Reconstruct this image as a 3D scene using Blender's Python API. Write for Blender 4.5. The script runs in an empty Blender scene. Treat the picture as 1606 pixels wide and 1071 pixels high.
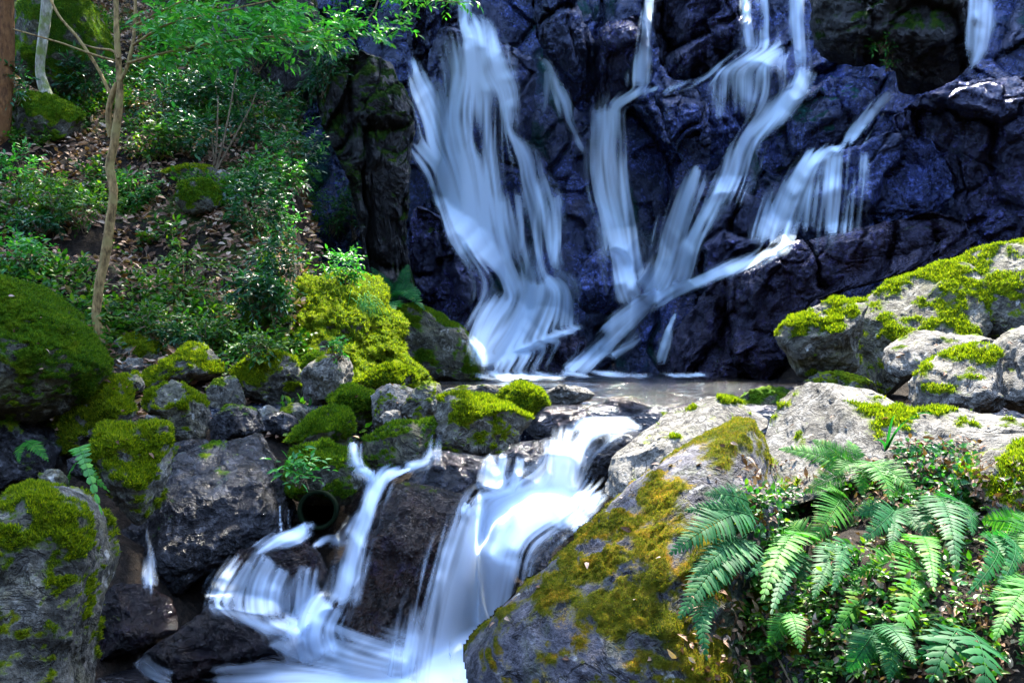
import bpy, math, random
import numpy as np
from mathutils import Vector, Matrix

# ------------------------------------------------------------------ camera, sky, sun, exposure
SC = bpy.context.scene
COL = SC.collection
F = 1561.0                     # focal length in photograph pixels
CX, CY = 803.0, 535.5
EYE = np.array([0.0, 0.0, 1.6])
cam_d = bpy.data.cameras.new('camera'); cam = bpy.data.objects.new('camera', cam_d); COL.objects.link(cam)
cam.location = EYE.tolist(); cam.rotation_euler = (math.radians(90), 0, 0)
cam_d.sensor_width = 36.0; cam_d.lens = 36.0 * F / 1606.0
cam_d.clip_start = 0.05; cam_d.clip_end = 500
SC.camera = cam

SUN_EL, SUN_AZ = math.radians(56), math.radians(20)     # azimuth from +Y towards +X
SUN_DIR = Vector((math.sin(SUN_AZ) * math.cos(SUN_EL), math.cos(SUN_AZ) * math.cos(SUN_EL), math.sin(SUN_EL)))
world = bpy.data.worlds.new('World'); SC.world = world; world.use_nodes = True
wn = world.node_tree.nodes; wl = world.node_tree.links
sky = wn.new('ShaderNodeTexSky'); sky.sky_type = 'NISHITA'; sky.sun_disc = False
sky.sun_elevation = SUN_EL; sky.sun_rotation = SUN_AZ
wl.new(sky.outputs[0], wn['Background'].inputs[0]); wn['Background'].inputs[1].default_value = 0.15
sd = bpy.data.lights.new('sun', 'SUN'); sd.energy = 2.5; sd.angle = math.radians(0.53); sd.color = (1.0, 0.93, 0.80)
so = bpy.data.objects.new('sun', sd); COL.objects.link(so)
so.rotation_euler = SUN_DIR.to_track_quat('Z', 'Y').to_euler()
SC.view_settings.view_transform = 'Standard'; SC.view_settings.look = 'None'
SC.view_settings.exposure = 3.75; SC.view_settings.gamma = 1.0
SC.cycles.max_bounces = 8; SC.cycles.transparent_max_bounces = 160
SC.cycles.use_denoising = True

rng = np.random.default_rng(7)
random.seed(7)

# ------------------------------------------------------------------ helpers
def W(px, py, D):
    """the world point seen at photograph pixel (px, py), D metres ahead"""
    px = np.asarray(px, float); py = np.asarray(py, float); D = np.asarray(D, float)
    return np.stack([(px - CX) / F * D, D + 0 * px, 1.6 - (py - CY) / F * D], -1)

_perm = np.random.default_rng(11).permutation(256); _perm = np.concatenate([_perm, _perm, _perm])
_grad = np.random.default_rng(12).normal(size=(256, 3)); _grad /= np.linalg.norm(_grad, axis=1)[:, None]
def pnoise(p):
    p = np.asarray(p, float); i = np.floor(p).astype(int); f = p - i; i &= 255
    u = f * f * f * (f * (f * 6 - 15) + 10)
    r = 0
    for dx in (0, 1):
        for dy in (0, 1):
            for dz in (0, 1):
                h = _perm[_perm[_perm[i[..., 0] + dx] + i[..., 1] + dy] + i[..., 2] + dz]
                g = _grad[h]
                d = g[..., 0] * (f[..., 0] - dx) + g[..., 1] * (f[..., 1] - dy) + g[..., 2] * (f[..., 2] - dz)
                w = (u[..., 0] if dx else 1 - u[..., 0]) * (u[..., 1] if dy else 1 - u[..., 1]) * (u[..., 2] if dz else 1 - u[..., 2])
                r = r + w * d
    return r * 1.6
def fbm(p, oct=4, lac=2.1, gain=0.5):
    a, r, s = 1.0, 0, np.asarray(p, float)
    for k in range(oct):
        r = r + a * pnoise(s + k * 17.3); s = s * lac; a *= gain
    return r
def ridged(p, oct=4):
    a, r, s = 1.0, 0, np.asarray(p, float)
    for k in range(oct):
        r = r + a * (1 - np.abs(pnoise(s + k * 9.1)) * 2); s = s * 2.1; a *= 0.5
    return r / 2
def sstep(a, b, x):
    t = np.clip((x - a) / (b - a), 0, 1); return t * t * (3 - 2 * t)

def mesh(name, V, faces, mat, parent=None, uv=None, attrs=None, smooth=True, loc=None):
    """V (N,3); faces: list of (M,k) index arrays; one linked mesh object"""
    V = np.asarray(V, np.float32)
    me = bpy.data.meshes.new(name)
    faces = [np.asarray(f, np.int32) for f in faces if len(f)]
    nl = sum(f.size for f in faces); nf = sum(len(f) for f in faces)
    me.vertices.add(len(V)); me.loops.add(nl); me.polygons.add(nf)
    if loc is not None: V = V - np.asarray(loc, np.float32)
    me.vertices.foreach_set('co', V.ravel())
    li = np.concatenate([f.ravel() for f in faces]); me.loops.foreach_set('vertex_index', li)
    tot = np.concatenate([np.full(len(f), f.shape[1], np.int32) for f in faces])
    st = np.concatenate([[0], np.cumsum(tot)[:-1]]).astype(np.int32)
    me.polygons.foreach_set('loop_start', st); me.polygons.foreach_set('loop_total', tot)
    me.polygons.foreach_set('use_smooth', np.full(nf, smooth, bool))
    if uv is not None:
        l = me.uv_layers.new(name='UVMap'); l.data.foreach_set('uv', np.asarray(uv, np.float32)[li].ravel())
    for k, a in (attrs or {}).items():
        at = me.attributes.new(k, 'FLOAT', 'POINT'); at.data.foreach_set('value', np.asarray(a, np.float32))
    me.update(calc_edges=True); me.validate()
    if mat: me.materials.append(mat)
    o = bpy.data.objects.new(name, me); COL.objects.link(o)
    if loc is not None: o.location = [float(v) for v in loc]
    if parent is not None:
        o.parent = parent
        o.location = (Vector(o.location) - parent.location)
    return o
def tag(o, label=None, cat=None, group=None, kind=None):
    if label: o['label'] = label
    if cat: o['category'] = cat
    if group: o['group'] = group
    if kind: o['kind'] = kind
    return o
def empty(name, loc, label, cat, group=None):
    o = bpy.data.objects.new(name, None); COL.objects.link(o); o.location = [float(v) for v in loc]
    o.empty_display_size = 0.1
    return tag(o, label, cat, group)
def normals(o):
    n = np.empty(len(o.data.vertices) * 3, np.float32); o.data.vertices.foreach_get('normal', n); return n.reshape(-1, 3)
def grid_faces(nu, nv):
    a = np.arange(nu * nv).reshape(nv, nu)
    return np.stack([a[:-1, :-1], a[:-1, 1:], a[1:, 1:], a[1:, :-1]], -1).reshape(-1, 4)
def catmull(P, n):
    """resample control rows P (k,m) to n rows, smooth"""
    P = np.asarray(P, float); k = len(P)
    if k == 2: return P[0] + (P[1] - P[0]) * np.linspace(0, 1, n)[:, None]
    Q = np.vstack([2 * P[0] - P[1], P, 2 * P[-1] - P[-2]])
    d = np.concatenate([[0], np.cumsum(np.linalg.norm(np.diff(P[:, :2], axis=0), axis=1) + 1e-6)])
    t = np.interp(np.linspace(0, d[-1], n), d, np.arange(k)); i = np.minimum(t.astype(int), k - 2); f = (t - i)[:, None]
    p0, p1, p2, p3 = Q[i], Q[i + 1], Q[i + 2], Q[i + 3]
    return 0.5 * (2 * p1 + (p2 - p0) * f + (2 * p0 - 5 * p1 + 4 * p2 - p3) * f ** 2 + (3 * p1 - p0 - 3 * p2 + p3) * f ** 3)

# ------------------------------------------------------------------ materials
class NT:
    def __init__(s, name):
        s.m = bpy.data.materials.new(name); s.m.use_nodes = True; s.t = s.m.node_tree; s.t.nodes.clear()
        s.out = s.t.nodes.new('ShaderNodeOutputMaterial')
    def n(s, typ, **kw):
        nd = s.t.nodes.new('ShaderNode' + typ)
        for k, v in kw.items():
            if k.startswith('i_'):
                key = k[2:]; key = int(key) if key.isdigit() else key.replace('_', ' ')
                s.put(nd.inputs[key], v)
            else: setattr(nd, k, v)
        return nd
    def put(s, sock, v):
        if hasattr(v, 'is_output') or isinstance(v, bpy.types.NodeSocket): s.t.links.new(v, sock)
        elif isinstance(v, bpy.types.Node): s.t.links.new(v.outputs[0], sock)
        else:
            if sock.type == 'RGBA' and len(v) == 3: v = (*v, 1)
            sock.default_value = v
    def math(s, op, a, b=0.0, c=0.0, clamp=False):
        nd = s.n('Math', operation=op, use_clamp=clamp); s.put(nd.inputs[0], a); s.put(nd.inputs[1], b); s.put(nd.inputs[2], c); return nd.outputs[0]
    def noise(s, vec, scale, detail=4.0, rough=0.55, dist=0.0):
        nd = s.n('TexNoise'); s.put(nd.inputs['Vector'], vec); nd.inputs['Scale'].default_value = scale
        nd.inputs['Detail'].default_value = detail; nd.inputs['Roughness'].default_value = rough; nd.inputs['Distortion'].default_value = dist
        return nd.outputs['Fac']
    def ramp(s, fac, stops):
        nd = s.n('ValToRGB'); s.put(nd.inputs[0], fac); e = nd.color_ramp.elements
        while len(e) < len(stops): e.new(0.5)
        for el, (p, c) in zip(e, stops):
            el.position = p; el.color = (*c, 1) if len(c) == 3 else c
        return nd.outputs[0]
    def mix(s, f, a, b, typ='MIX'):
        nd = s.n('Mix', data_type='RGBA', blend_type=typ); s.put(nd.inputs[0], f); s.put(nd.inputs[6], a); s.put(nd.inputs[7], b); return nd.outputs[2]
    def mapr(s, v, a, b, c=0.0, d=1.0):
        nd = s.n('MapRange'); nd.interpolation_type = 'SMOOTHSTEP'
        s.put(nd.inputs[0], v); s.put(nd.inputs[1], a); s.put(nd.inputs[2], b); s.put(nd.inputs[3], c); s.put(nd.inputs[4], d); return nd.outputs[0]
    def bump(s, h, strength=0.5, dist=0.02, nrm=None):
        nd = s.n('Bump'); s.put(nd.inputs['Height'], h); nd.inputs['Strength'].default_value = strength; nd.inputs['Distance'].default_value = dist
        if nrm is not None: s.put(nd.inputs['Normal'], nrm)
        return nd.outputs[0]

def rock_mat(name, c1, c2, c3, m1, m2, m3, rough=0.85, spec=0.3, bump=0.6, pale=0.5, streak=0.0, wetrange=0.0, big=0.0, spectint=None, stain=0.0, stainc=(0.10, 0.095, 0.03), spots=0.0):
    t = NT(name)
    tc = t.n('TexCoord').outputs['Object']; rnd = t.n('ObjectInfo').outputs['Random']
    off = t.n('VectorMath', operation='ADD'); t.put(off.inputs[0], tc)
    cmb = t.n('CombineXYZ'); t.put(cmb.inputs[0], t.math('MULTIPLY', rnd, 37.0)); t.put(cmb.inputs[1], t.math('MULTIPLY', rnd, 91.0)); t.put(off.inputs[1], cmb)
    v = off.outputs[0]
    n1 = t.noise(v, 2.2, 8, 0.62, 0.6); n2 = t.noise(v, 13, 8, 0.7); n3 = t.noise(v, 70, 4, 0.6); n4 = t.noise(v, 5.5, 6, 0.65, 1.0)
    base = t.ramp(t.math('ADD', t.math('MULTIPLY', n1, 0.6), t.math('MULTIPLY', n2, 0.4)), [(0.36, c1), (0.5, tuple(a * .5 + b * .5 for a, b in zip(c1, c2))), (0.63, c2)])
    base = t.mix(t.mapr(n2, 0.5, 0.64, 0, pale), base, c3)
    base = t.mix(t.mapr(t.noise(v, 3.1, 7, 0.7, 0.8), 0.48, 0.64, 0, stain), base, t.mix(0.5, base, stainc, 'MIX'))
    crk = t.math('ABSOLUTE', t.math('SUBTRACT', t.noise(v, 3.7, 6, 0.6, 1.2), 0.5))
    base = t.mix(t.mapr(crk, 0.0, 0.022, 0.65, 0.0), base, (0.006, 0.006, 0.005))
    base = t.mix(0.65, base, t.ramp(n3, [(0.3, (0.12, 0.12, 0.12)), (0.62, (1.3, 1.3, 1.3))]), 'MULTIPLY')
    if big: base = t.mix(t.mapr(t.noise(v, 0.9, 5, 0.6, 0.6), 0.42, 0.60, 0.92, 0.0), base, (0.003, 0.002, 0.004))
    if spots: base = t.mix(t.mapr(t.noise(v, 9.0, 3, 0.5, 0.3), 0.66, 0.72, 0, spots), base, (0.55, 0.55, 0.50))
    ns = None
    if streak:
        mp = t.n('Mapping'); t.put(mp.inputs[0], v); mp.inputs['Scale'].default_value = (9, 9, 0.8)
        ns = t.noise(mp.outputs[0], 1.0, 6, 0.6, 0.5)
        base = t.mix(streak, base, t.ramp(ns, [(0.35, (0.12, 0.12, 0.14)), (0.6, (1.3, 1.3, 1.3))]), 'MULTIPLY')
    moss = t.n('Attribute', attribute_name='moss').outputs['Fac']
    mf = t.mapr(t.math('ADD', moss, t.math('MULTIPLY', t.math('SUBTRACT', t.math('ADD', t.math('MULTIPLY', n2, 0.6), t.math('MULTIPLY', n3, 0.4)), 0.5), 1.3)), 0.36, 0.62)
    mc = t.ramp(n4, [(0.32, m1), (0.5, m2), (0.68, m3)])
    mc = t.mix(t.mapr(t.noise(v, 1.7, 4, 0.6, 0.5), 0.42, 0.66, 0, 0.7), mc, m1)
    mc = t.mix(t.mapr(n2, 0.55, 0.7, 0, 0.5), mc, (0.09, 0.055, 0.012))
    mc = t.mix(0.8, mc, t.ramp(t.noise(v, 45, 5, 0.7), [(0.3, (0.3, 0.3, 0.3)), (0.7, (1.5, 1.5, 1.5))]), 'MULTIPLY')
    col = t.mix(mf, base, mc)
    hb = t.math('ADD', t.math('ADD', t.math('MULTIPLY', n2, 0.8), t.math('MULTIPLY', n3, 0.35)), t.mapr(crk, 0.0, 0.03, -0.35, 0.0))
    if ns is not None: hb = t.math('ADD', hb, t.math('MULTIPLY', ns, 0.9))
    hm = t.noise(v, 120, 5, 0.75)
    hh = t.math('ADD', t.math('MULTIPLY', hb, t.math('SUBTRACT', 1.2, mf)), t.math('MULTIPLY', t.math('MULTIPLY', hm, mf), 0.7))
    b = t.bump(hh, bump, 0.035)
    if big:
        nb = t.noise(v, 4.0, 5, 0.6, 1.4)
        b = t.bump(nb, big, 0.22, b)
    rg = t.math('ADD', rough, t.math('MULTIPLY', t.math('SUBTRACT', n2, 0.5), wetrange), clamp=True)
    rg = t.math('MAXIMUM', rg, t.math('MULTIPLY', mf, 0.95))
    p = t.n('BsdfPrincipled'); t.put(p.inputs['Base Color'], col); t.put(p.inputs['Roughness'], rg); t.put(p.inputs['Normal'], b)
    t.put(p.inputs['Specular IOR Level'], t.math('MULTIPLY', t.math('SUBTRACT', 1.0, t.math('MULTIPLY', mf, 0.85)), spec))
    if spectint: t.put(p.inputs['Specular Tint'], spectint)
    t.put(t.out.inputs[0], p)
    return t.m

MOSS = ((0.026, 0.055, 0.003), (0.095, 0.140, 0.004), (0.21, 0.22, 0.006))
MOSSD = ((0.014, 0.050, 0.004), (0.050, 0.110, 0.004), (0.13, 0.165, 0.006))
M = {}
M['half'] = rock_mat('mossy_stone', (0.015, 0.014, 0.010), (0.13, 0.122, 0.095), (0.26, 0.25, 0.22), *MOSS, bump=0.9, stain=0.9, spots=0.5)
M['full'] = rock_mat('moss_covered_stone', (0.02, 0.02, 0.012), (0.09, 0.085, 0.06), (0.2, 0.2, 0.17), *MOSSD, bump=0.9, stain=0.9, spots=0.3)
M['pale'] = rock_mat('pale_granite', (0.036, 0.033, 0.027), (0.17, 0.158, 0.135), (0.28, 0.265, 0.24), *MOSS, bump=0.9, stain=0.4, spots=0.4)
M['front'] = rock_mat('lichen_stone', (0.022, 0.022, 0.030), (0.10, 0.095, 0.11), (0.22, 0.21, 0.22), (0.045, 0.06, 0.005), (0.13, 0.115, 0.006), (0.30, 0.155, 0.008), bump=1.0, stain=1.0, stainc=(0.07, 0.085, 0.015), spots=0.7)
M['wet'] = rock_mat('wet_dark_rock', (0.002, 0.002, 0.003), (0.013, 0.012, 0.017), (0.04, 0.04, 0.06), *MOSSD, rough=0.13, spec=0.40, bump=1.0, wetrange=0.25)
M['wetgrey'] = rock_mat('wet_grey_rock', (0.003, 0.003, 0.004), (0.020, 0.020, 0.024), (0.12, 0.12, 0.13), *MOSSD, rough=0.28, spec=0.18, bump=0.9, wetrange=0.4)
M['brown'] = rock_mat('wet_brown_rock', (0.0025, 0.0012, 0.0008), (0.022, 0.0075, 0.0028), (0.014, 0.013, 0.034), *MOSS, rough=0.13, spec=0.16, bump=1.0, wetrange=0.25, big=0.4, streak=0.5)
M['cliff'] = rock_mat('wet_cliff_rock', (0.002, 0.003, 0.010), (0.030, 0.045, 0.17), (0.11, 0.16, 0.50), (0.003, 0.02, 0.016), (0.010, 0.05, 0.045), (0.025, 0.09, 0.09), rough=0.17, spec=0.9, bump=0.9, wetrange=0.4, streak=0.5, big=0.35, spectint=(0.5, 0.6, 1.0), pale=0.75, stain=0.8, stainc=(0.012, 0.008, 0.008))  # saturated blue patches put the sky's reflection into the rock colour
M['cliffb'] = rock_mat('wet_purple_rock', (0.002, 0.002, 0.007), (0.022, 0.020, 0.062), (0.085, 0.09, 0.32), *MOSSD, rough=0.18, spec=0.9, bump=0.9, wetrange=0.4, streak=0.4, big=0.35, spectint=(0.55, 0.6, 1.0), pale=0.7, stain=0.8, stainc=(0.018, 0.010, 0.008))  # blue patches here are painted sky reflection too
M['cliffk'] = rock_mat('wet_brown_black_rock', (0.0015, 0.001, 0.0015), (0.022, 0.011, 0.011), (0.045, 0.045, 0.15), *MOSSD, rough=0.26, spec=0.6, bump=0.8, wetrange=0.4, streak=0.4, big=0.35, spectint=(0.6, 0.6, 1.0), pale=0.6)  # fewer blue patches, again sky reflection put into the colour
M['butt'] = rock_mat('damp_dark_rock', (0.008, 0.008, 0.009), (0.035, 0.032, 0.032), (0.07, 0.065, 0.08), (0.006, 0.02, 0.003), (0.02, 0.055, 0.005), (0.06, 0.095, 0.008), rough=0.5, spec=0.5, bump=1.0, streak=0.3, big=0.7)

def leaf_mat(name, stops, rough=0.4, spec=0.4, trans=0.35):
    t = NT(name); r = t.n('NewGeometry').outputs['Random Per Island']
    c = t.ramp(r, stops)
    p = t.n('BsdfPrincipled'); t.put(p.inputs['Base Color'], c); p.inputs['Roughness'].default_value = rough; p.inputs['Specular IOR Level'].default_value = spec
    tr = t.n('BsdfTranslucent'); t.put(tr.inputs[0], t.mix(1.0, c, (1.5, 1.7, 0.6), 'MULTIPLY'))
    mx = t.n('MixShader'); mx.inputs[0].default_value = trans; t.put(mx.inputs[1], p); t.put(mx.inputs[2], tr)
    t.put(t.out.inputs[0], mx); return t.m
M['leaf'] = leaf_mat('evergreen_leaf', [(0, (0.008, 0.055, 0.014)), (0.5, (0.020, 0.115, 0.022)), (1, (0.06, 0.18, 0.025))], spec=0.22)
M['leafb'] = leaf_mat('bright_leaf', [(0, (0.015, 0.12, 0.02)), (0.6, (0.035, 0.20, 0.03)), (1, (0.10, 0.28, 0.03))], spec=0.25)
M['leafd'] = leaf_mat('dark_leaf', [(0, (0.004, 0.032, 0.014)), (0.6, (0.010, 0.070, 0.026)), (1, (0.035, 0.12, 0.035))], rough=0.36, spec=0.3)
M['herb'] = leaf_mat('small_herb_leaf', [(0, (0.008, 0.045, 0.006)), (0.6, (0.028, 0.105, 0.010)), (1, (0.10, 0.16, 0.012))], spec=0.2)
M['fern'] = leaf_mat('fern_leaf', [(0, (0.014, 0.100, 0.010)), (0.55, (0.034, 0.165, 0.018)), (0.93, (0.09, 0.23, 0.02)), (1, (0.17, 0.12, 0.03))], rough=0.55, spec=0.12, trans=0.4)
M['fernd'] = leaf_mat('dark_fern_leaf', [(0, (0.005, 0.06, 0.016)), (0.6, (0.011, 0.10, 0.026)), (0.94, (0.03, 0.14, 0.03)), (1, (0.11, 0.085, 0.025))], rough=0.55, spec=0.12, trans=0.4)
M['litter'] = leaf_mat('dead_leaf', [(0, (0.05, 0.024, 0.012)), (0.35, (0.13, 0.065, 0.035)), (0.7, (0.25, 0.15, 0.095)), (1, (0.40, 0.29, 0.21))], rough=0.7, spec=0.2, trans=0.1)
M['mossblade'] = leaf_mat('moss_shoots', [(0, (0.03, 0.06, 0.003)), (0.5, (0.10, 0.15, 0.005)), (1, (0.24, 0.25, 0.008))], rough=0.8, spec=0.1, trans=0.4)
M['mossdark'] = leaf_mat('dark_moss_shoots', [(0, (0.014, 0.045, 0.003)), (0.5, (0.048, 0.105, 0.005)), (1, (0.12, 0.16, 0.008))], rough=0.8, spec=0.1, trans=0.4)
M['mossgold'] = leaf_mat('golden_moss_shoots', [(0, (0.030, 0.055, 0.006)), (0.5, (0.075, 0.095, 0.008)), (0.85, (0.14, 0.115, 0.010)), (1, (0.24, 0.14, 0.012))], rough=0.8, spec=0.1, trans=0.4)

def bark_mat(name, c1, c2, c3):
    t = NT(name); tc = t.n('TexCoord').outputs['Object']
    mp = t.n('Mapping'); t.put(mp.inputs[0], tc); mp.inputs['Scale'].default_value = (1, 1, 0.35)
    n1 = t.noise(mp.outputs[0], 30, 6, 0.65); n2 = t.noise(tc, 6, 4)
    c = t.mix(t.mapr(n2, 0.45, 0.65), t.ramp(n1, [(0.35, c1), (0.65, c2)]), c3)
    p = t.n('BsdfPrincipled'); t.put(p.inputs['Base Color'], c); p.inputs['Roughness'].default_value = 0.85; p.inputs['Specular IOR Level'].default_value = 0.2
    t.put(p.inputs['Normal'], t.bump(n1, 1.0, 0.03)); t.put(t.out.inputs[0], p); return t.m
M['bark'] = bark_mat('tan_bark', (0.08, 0.05, 0.018), (0.40, 0.26, 0.10), (0.26, 0.20, 0.07))
M['barkp'] = bark_mat('pale_bark', (0.14, 0.13, 0.09), (0.48, 0.45, 0.36), (0.16, 0.20, 0.05))
M['barkd'] = bark_mat('brown_bark', (0.06, 0.025, 0.010), (0.22, 0.10, 0.035), (0.14, 0.06, 0.02))
M['twig'] = bark_mat('twig_bark', (0.07, 0.05, 0.03), (0.24, 0.18, 0.11), (0.15, 0.11, 0.07))

def soil_mat():
    t = NT('forest_soil'); tc = t.n('TexCoord').outputs['Object']
    n1 = t.noise(tc, 1.3, 8, 0.65); n2 = t.noise(tc, 18, 8, 0.7); n3 = t.noise(tc, 55, 4, 0.7)
    c = t.ramp(n2, [(0.3, (0.003, 0.0022, 0.0015)), (0.5, (0.012, 0.008, 0.005)), (0.7, (0.038, 0.025, 0.016))])
    moss = t.n('Attribute', attribute_name='moss').outputs['Fac']
    mf = t.mapr(t.math('ADD', moss, t.math('MULTIPLY', t.math('SUBTRACT', n2, 0.5), 1.2)), 0.35, 0.6)
    mc = t.ramp(n1, [(0.35, (0.008, 0.03, 0.005)), (0.65, (0.05, 0.075, 0.006))])
    c = t.mix(mf, c, t.mix(0.7, mc, t.ramp(n3, [(0.3, (0.3, 0.3, 0.3)), (0.7, (1.4, 1.4, 1.4))]), 'MULTIPLY'))
    p = t.n('BsdfPrincipled'); t.put(p.inputs['Base Color'], c); p.inputs['Roughness'].default_value = 0.95; p.inputs['Specular IOR Level'].default_value = 0.15
    t.put(p.inputs['Normal'], t.bump(t.math('ADD', n2, t.math('MULTIPLY', n3, 0.5)), 1.0, 0.04)); t.put(t.out.inputs[0], p); return t.m
M['soil'] = soil_mat()

def pool_mat():
    t = NT('pool_water'); tc = t.n('TexCoord').outputs['Object']
    mp = t.n('Mapping'); t.put(mp.inputs[0], tc); mp.inputs['Scale'].default_value = (1.0, 2.2, 1)
    n1 = t.noise(mp.outputs[0], 3.5, 4, 0.55); n2 = t.noise(mp.outputs[0], 14, 3, 0.6)
    p = t.n('BsdfPrincipled')
    t.put(p.inputs['Base Color'], t.ramp(t.noise(tc, 0.6, 3), [(0.4, (0.004, 0.006, 0.012)), (0.65, (0.013, 0.011, 0.009))]))
    p.inputs['Roughness'].default_value = 0.035; p.inputs['Specular IOR Level'].default_value = 0.5; p.inputs['IOR'].default_value = 1.33
    t.put(p.inputs['Normal'], t.bump(t.math('ADD', t.math('ADD', t.math('MULTIPLY', n1, 0.6), t.math('MULTIPLY', n2, 0.2)), t.math('MULTIPLY', t.math('POWER', t.noise(mp.outputs[0], 22, 2, 0.5), 5.0), 2.4)), 0.40, 0.06)); t.put(t.out.inputs[0], p); return t.m
M['pool'] = pool_mat()

def fall_mat(name, tint):
    """white silky water; the density attribute says how much of the rock it hides"""
    t = NT(name); a = t.n('Attribute', attribute_name='dens').outputs['Fac']
    df = t.n('BsdfDiffuse'); t.put(df.inputs[0], tint)
    tr = t.n('BsdfTranslucent'); t.put(tr.inputs[0], tint)
    m1 = t.n('MixShader'); m1.inputs[0].default_value = 0.42; t.put(m1.inputs[1], df); t.put(m1.inputs[2], tr)
    tp = t.n('BsdfTransparent'); m2 = t.n('MixShader'); t.put(m2.inputs[0], a); t.put(m2.inputs[1], tp); t.put(m2.inputs[2], m1)
    t.put(t.out.inputs[0], m2); return t.m
M['fall'] = fall_mat('falling_water', (0.70, 0.85, 1.0))  # blue of the skylight put into the tint of white water
M['cascade'] = fall_mat('rushing_water', (0.74, 0.86, 1.0))  # same skylight blue carried in the tint

def plain(name, c, rough=0.8):
    t = NT(name); tc = t.n('TexCoord').outputs['Object']
    n = t.noise(tc, 20, 5); p = t.n('BsdfPrincipled'); t.put(p.inputs['Base Color'], t.mix(0.6, c, t.ramp(n, [(0.3, (0.4, 0.4, 0.4)), (0.7, (1.3, 1.3, 1.3))]), 'MULTIPLY'))
    p.inputs['Roughness'].default_value = rough; p.inputs['Specular IOR Level'].default_value = 0.05; t.put(p.inputs['Normal'], t.bump(n, 0.4, 0.01)); t.put(t.out.inputs[0], p); return t.m

# ------------------------------------------------------------------ ground: one sheet
POOL_Z = 1.14
def slope_left(y):
    return np.interp(y, [-5, 3, 4, 5, 6, 7, 8, 9.5, 11.2, 13, 15, 17.5, 25, 60], [-0.2, -0.15, 0.0, 0.3, 0.65, 0.95, 1.25, 2.1, 3.3, 4.4, 5.8, 7.6, 13, 30])
def foot_left(y):
    return np.interp(y, [0, 4, 5, 6, 7, 8, 9, 12, 14, 18, 30], [-1.7, -1.6, -1.5, -1.35, -1.15, -1.1, -1.25, -1.9, -2.6, -3.2, -4])
def bank_right(y):
    return np.interp(y, [-5, 2, 3.2, 4, 5, 6, 7, 9, 12, 20, 60], [-0.2, 0.05, 0.42, 0.66, 0.84, 0.88, 0.92, 1.2, 1.35, 2.2, 25])
def foot_right(y):
    return np.interp(y, [0, 3, 5, 6, 8, 10, 14, 30], [0.75, 0.85, 0.9, 1.2, 2.1, 2.8, 3.2, 4])
def ground_z(x, y):
    bed = np.interp(y, [-5, 5.0, 5.6, 6.6, 7.2, 9, 14, 16, 25, 60], [-0.3, -0.3, 0.0, 0.75, 0.95, 0.8, 0.8, 1.0, 9, 28])
    wl_ = sstep(0.0, 0.9, foot_left(y) - x + 0.25 * pnoise(np.stack([x * 0 + 3, y * 1.3, y * 0], -1)))
    wr_ = sstep(0.0, 0.6, x - foot_right(y) + 0.15 * pnoise(np.stack([x * 0 + 9, y * 1.6, y * 0], -1)))
    far = np.clip(foot_left(y) - x, 0, 30)
    zl = slope_left(y) + 0.10 * far * sstep(4, 9, y) + 0.06 * far * (y < 9)
    zr = bank_right(y) + (0.04 + 0.04 * sstep(8, 14, y)) * np.clip(x - foot_right(y), 0, 30) + 0.2 * np.clip(x - 5, 0, 40)
    z = bed * (1 - wl_) * (1 - wr_) + zl * wl_ * (1 - wr_) + zr * wr_
    wall = 1.0 * np.clip(-4.0 - y, 0, 14) + 0.9 * np.clip(x - 7.0, 0, 14) * sstep(13, 6, y) + 0.8 * np.clip(-8.0 - x, 0, 14) * sstep(11, 6, y)  # unseen slopes added behind and beside the camera to darken reflections
    z = z + wall
    n = fbm(np.stack([x * 0.9, y * 0.9, x * 0], -1), 5) + 0.9 * sstep(7.5, 9, y) * ridged(np.stack([x * 0.75 + 4, y * 0.9, x * 0], -1), 3)
    return z + 0.16 * n * np.clip(wl_ + wr_ + 0.25, 0, 1)
def ground_depth(px, py):
    D = np.arange(6.0, 26.0, 0.03); p = W(np.full(len(D), px), np.full(len(D), py), D); k = np.nonzero(p[:, 2] < ground_z(p[:, 0], p[:, 1]))[0]
    return float(D[k[0]]) if len(k) else 16.0
def warp(a, b, n, ext):
    c = np.linspace(a, b, n); e = np.geomspace(0.15, ext, 24)
    return np.concatenate([(a - e)[::-1], c, b + e])
gx = warp(-8, 6, 280, 60); gy = warp(1.5, 18.5, 340, 60)
X, Y = np.meshgrid(gx, gy); Z = ground_z(X, Y)
gv = np.stack([X, Y, Z], -1).reshape(-1, 3)
gm = np.clip(0.35 + 0.9 * fbm(gv * 0.55 + 5, 3), 0, 1) * ((gv[:, 0] < -0.5) & (gv[:, 1] > 7.8)) + 0.15 * (gv[:, 0] >= -0.5)
ground = mesh('ground', gv, [grid_faces(len(gx), len(gy))], M['soil'], attrs={'moss': gm})
tag(ground, kind='structure')

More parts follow.
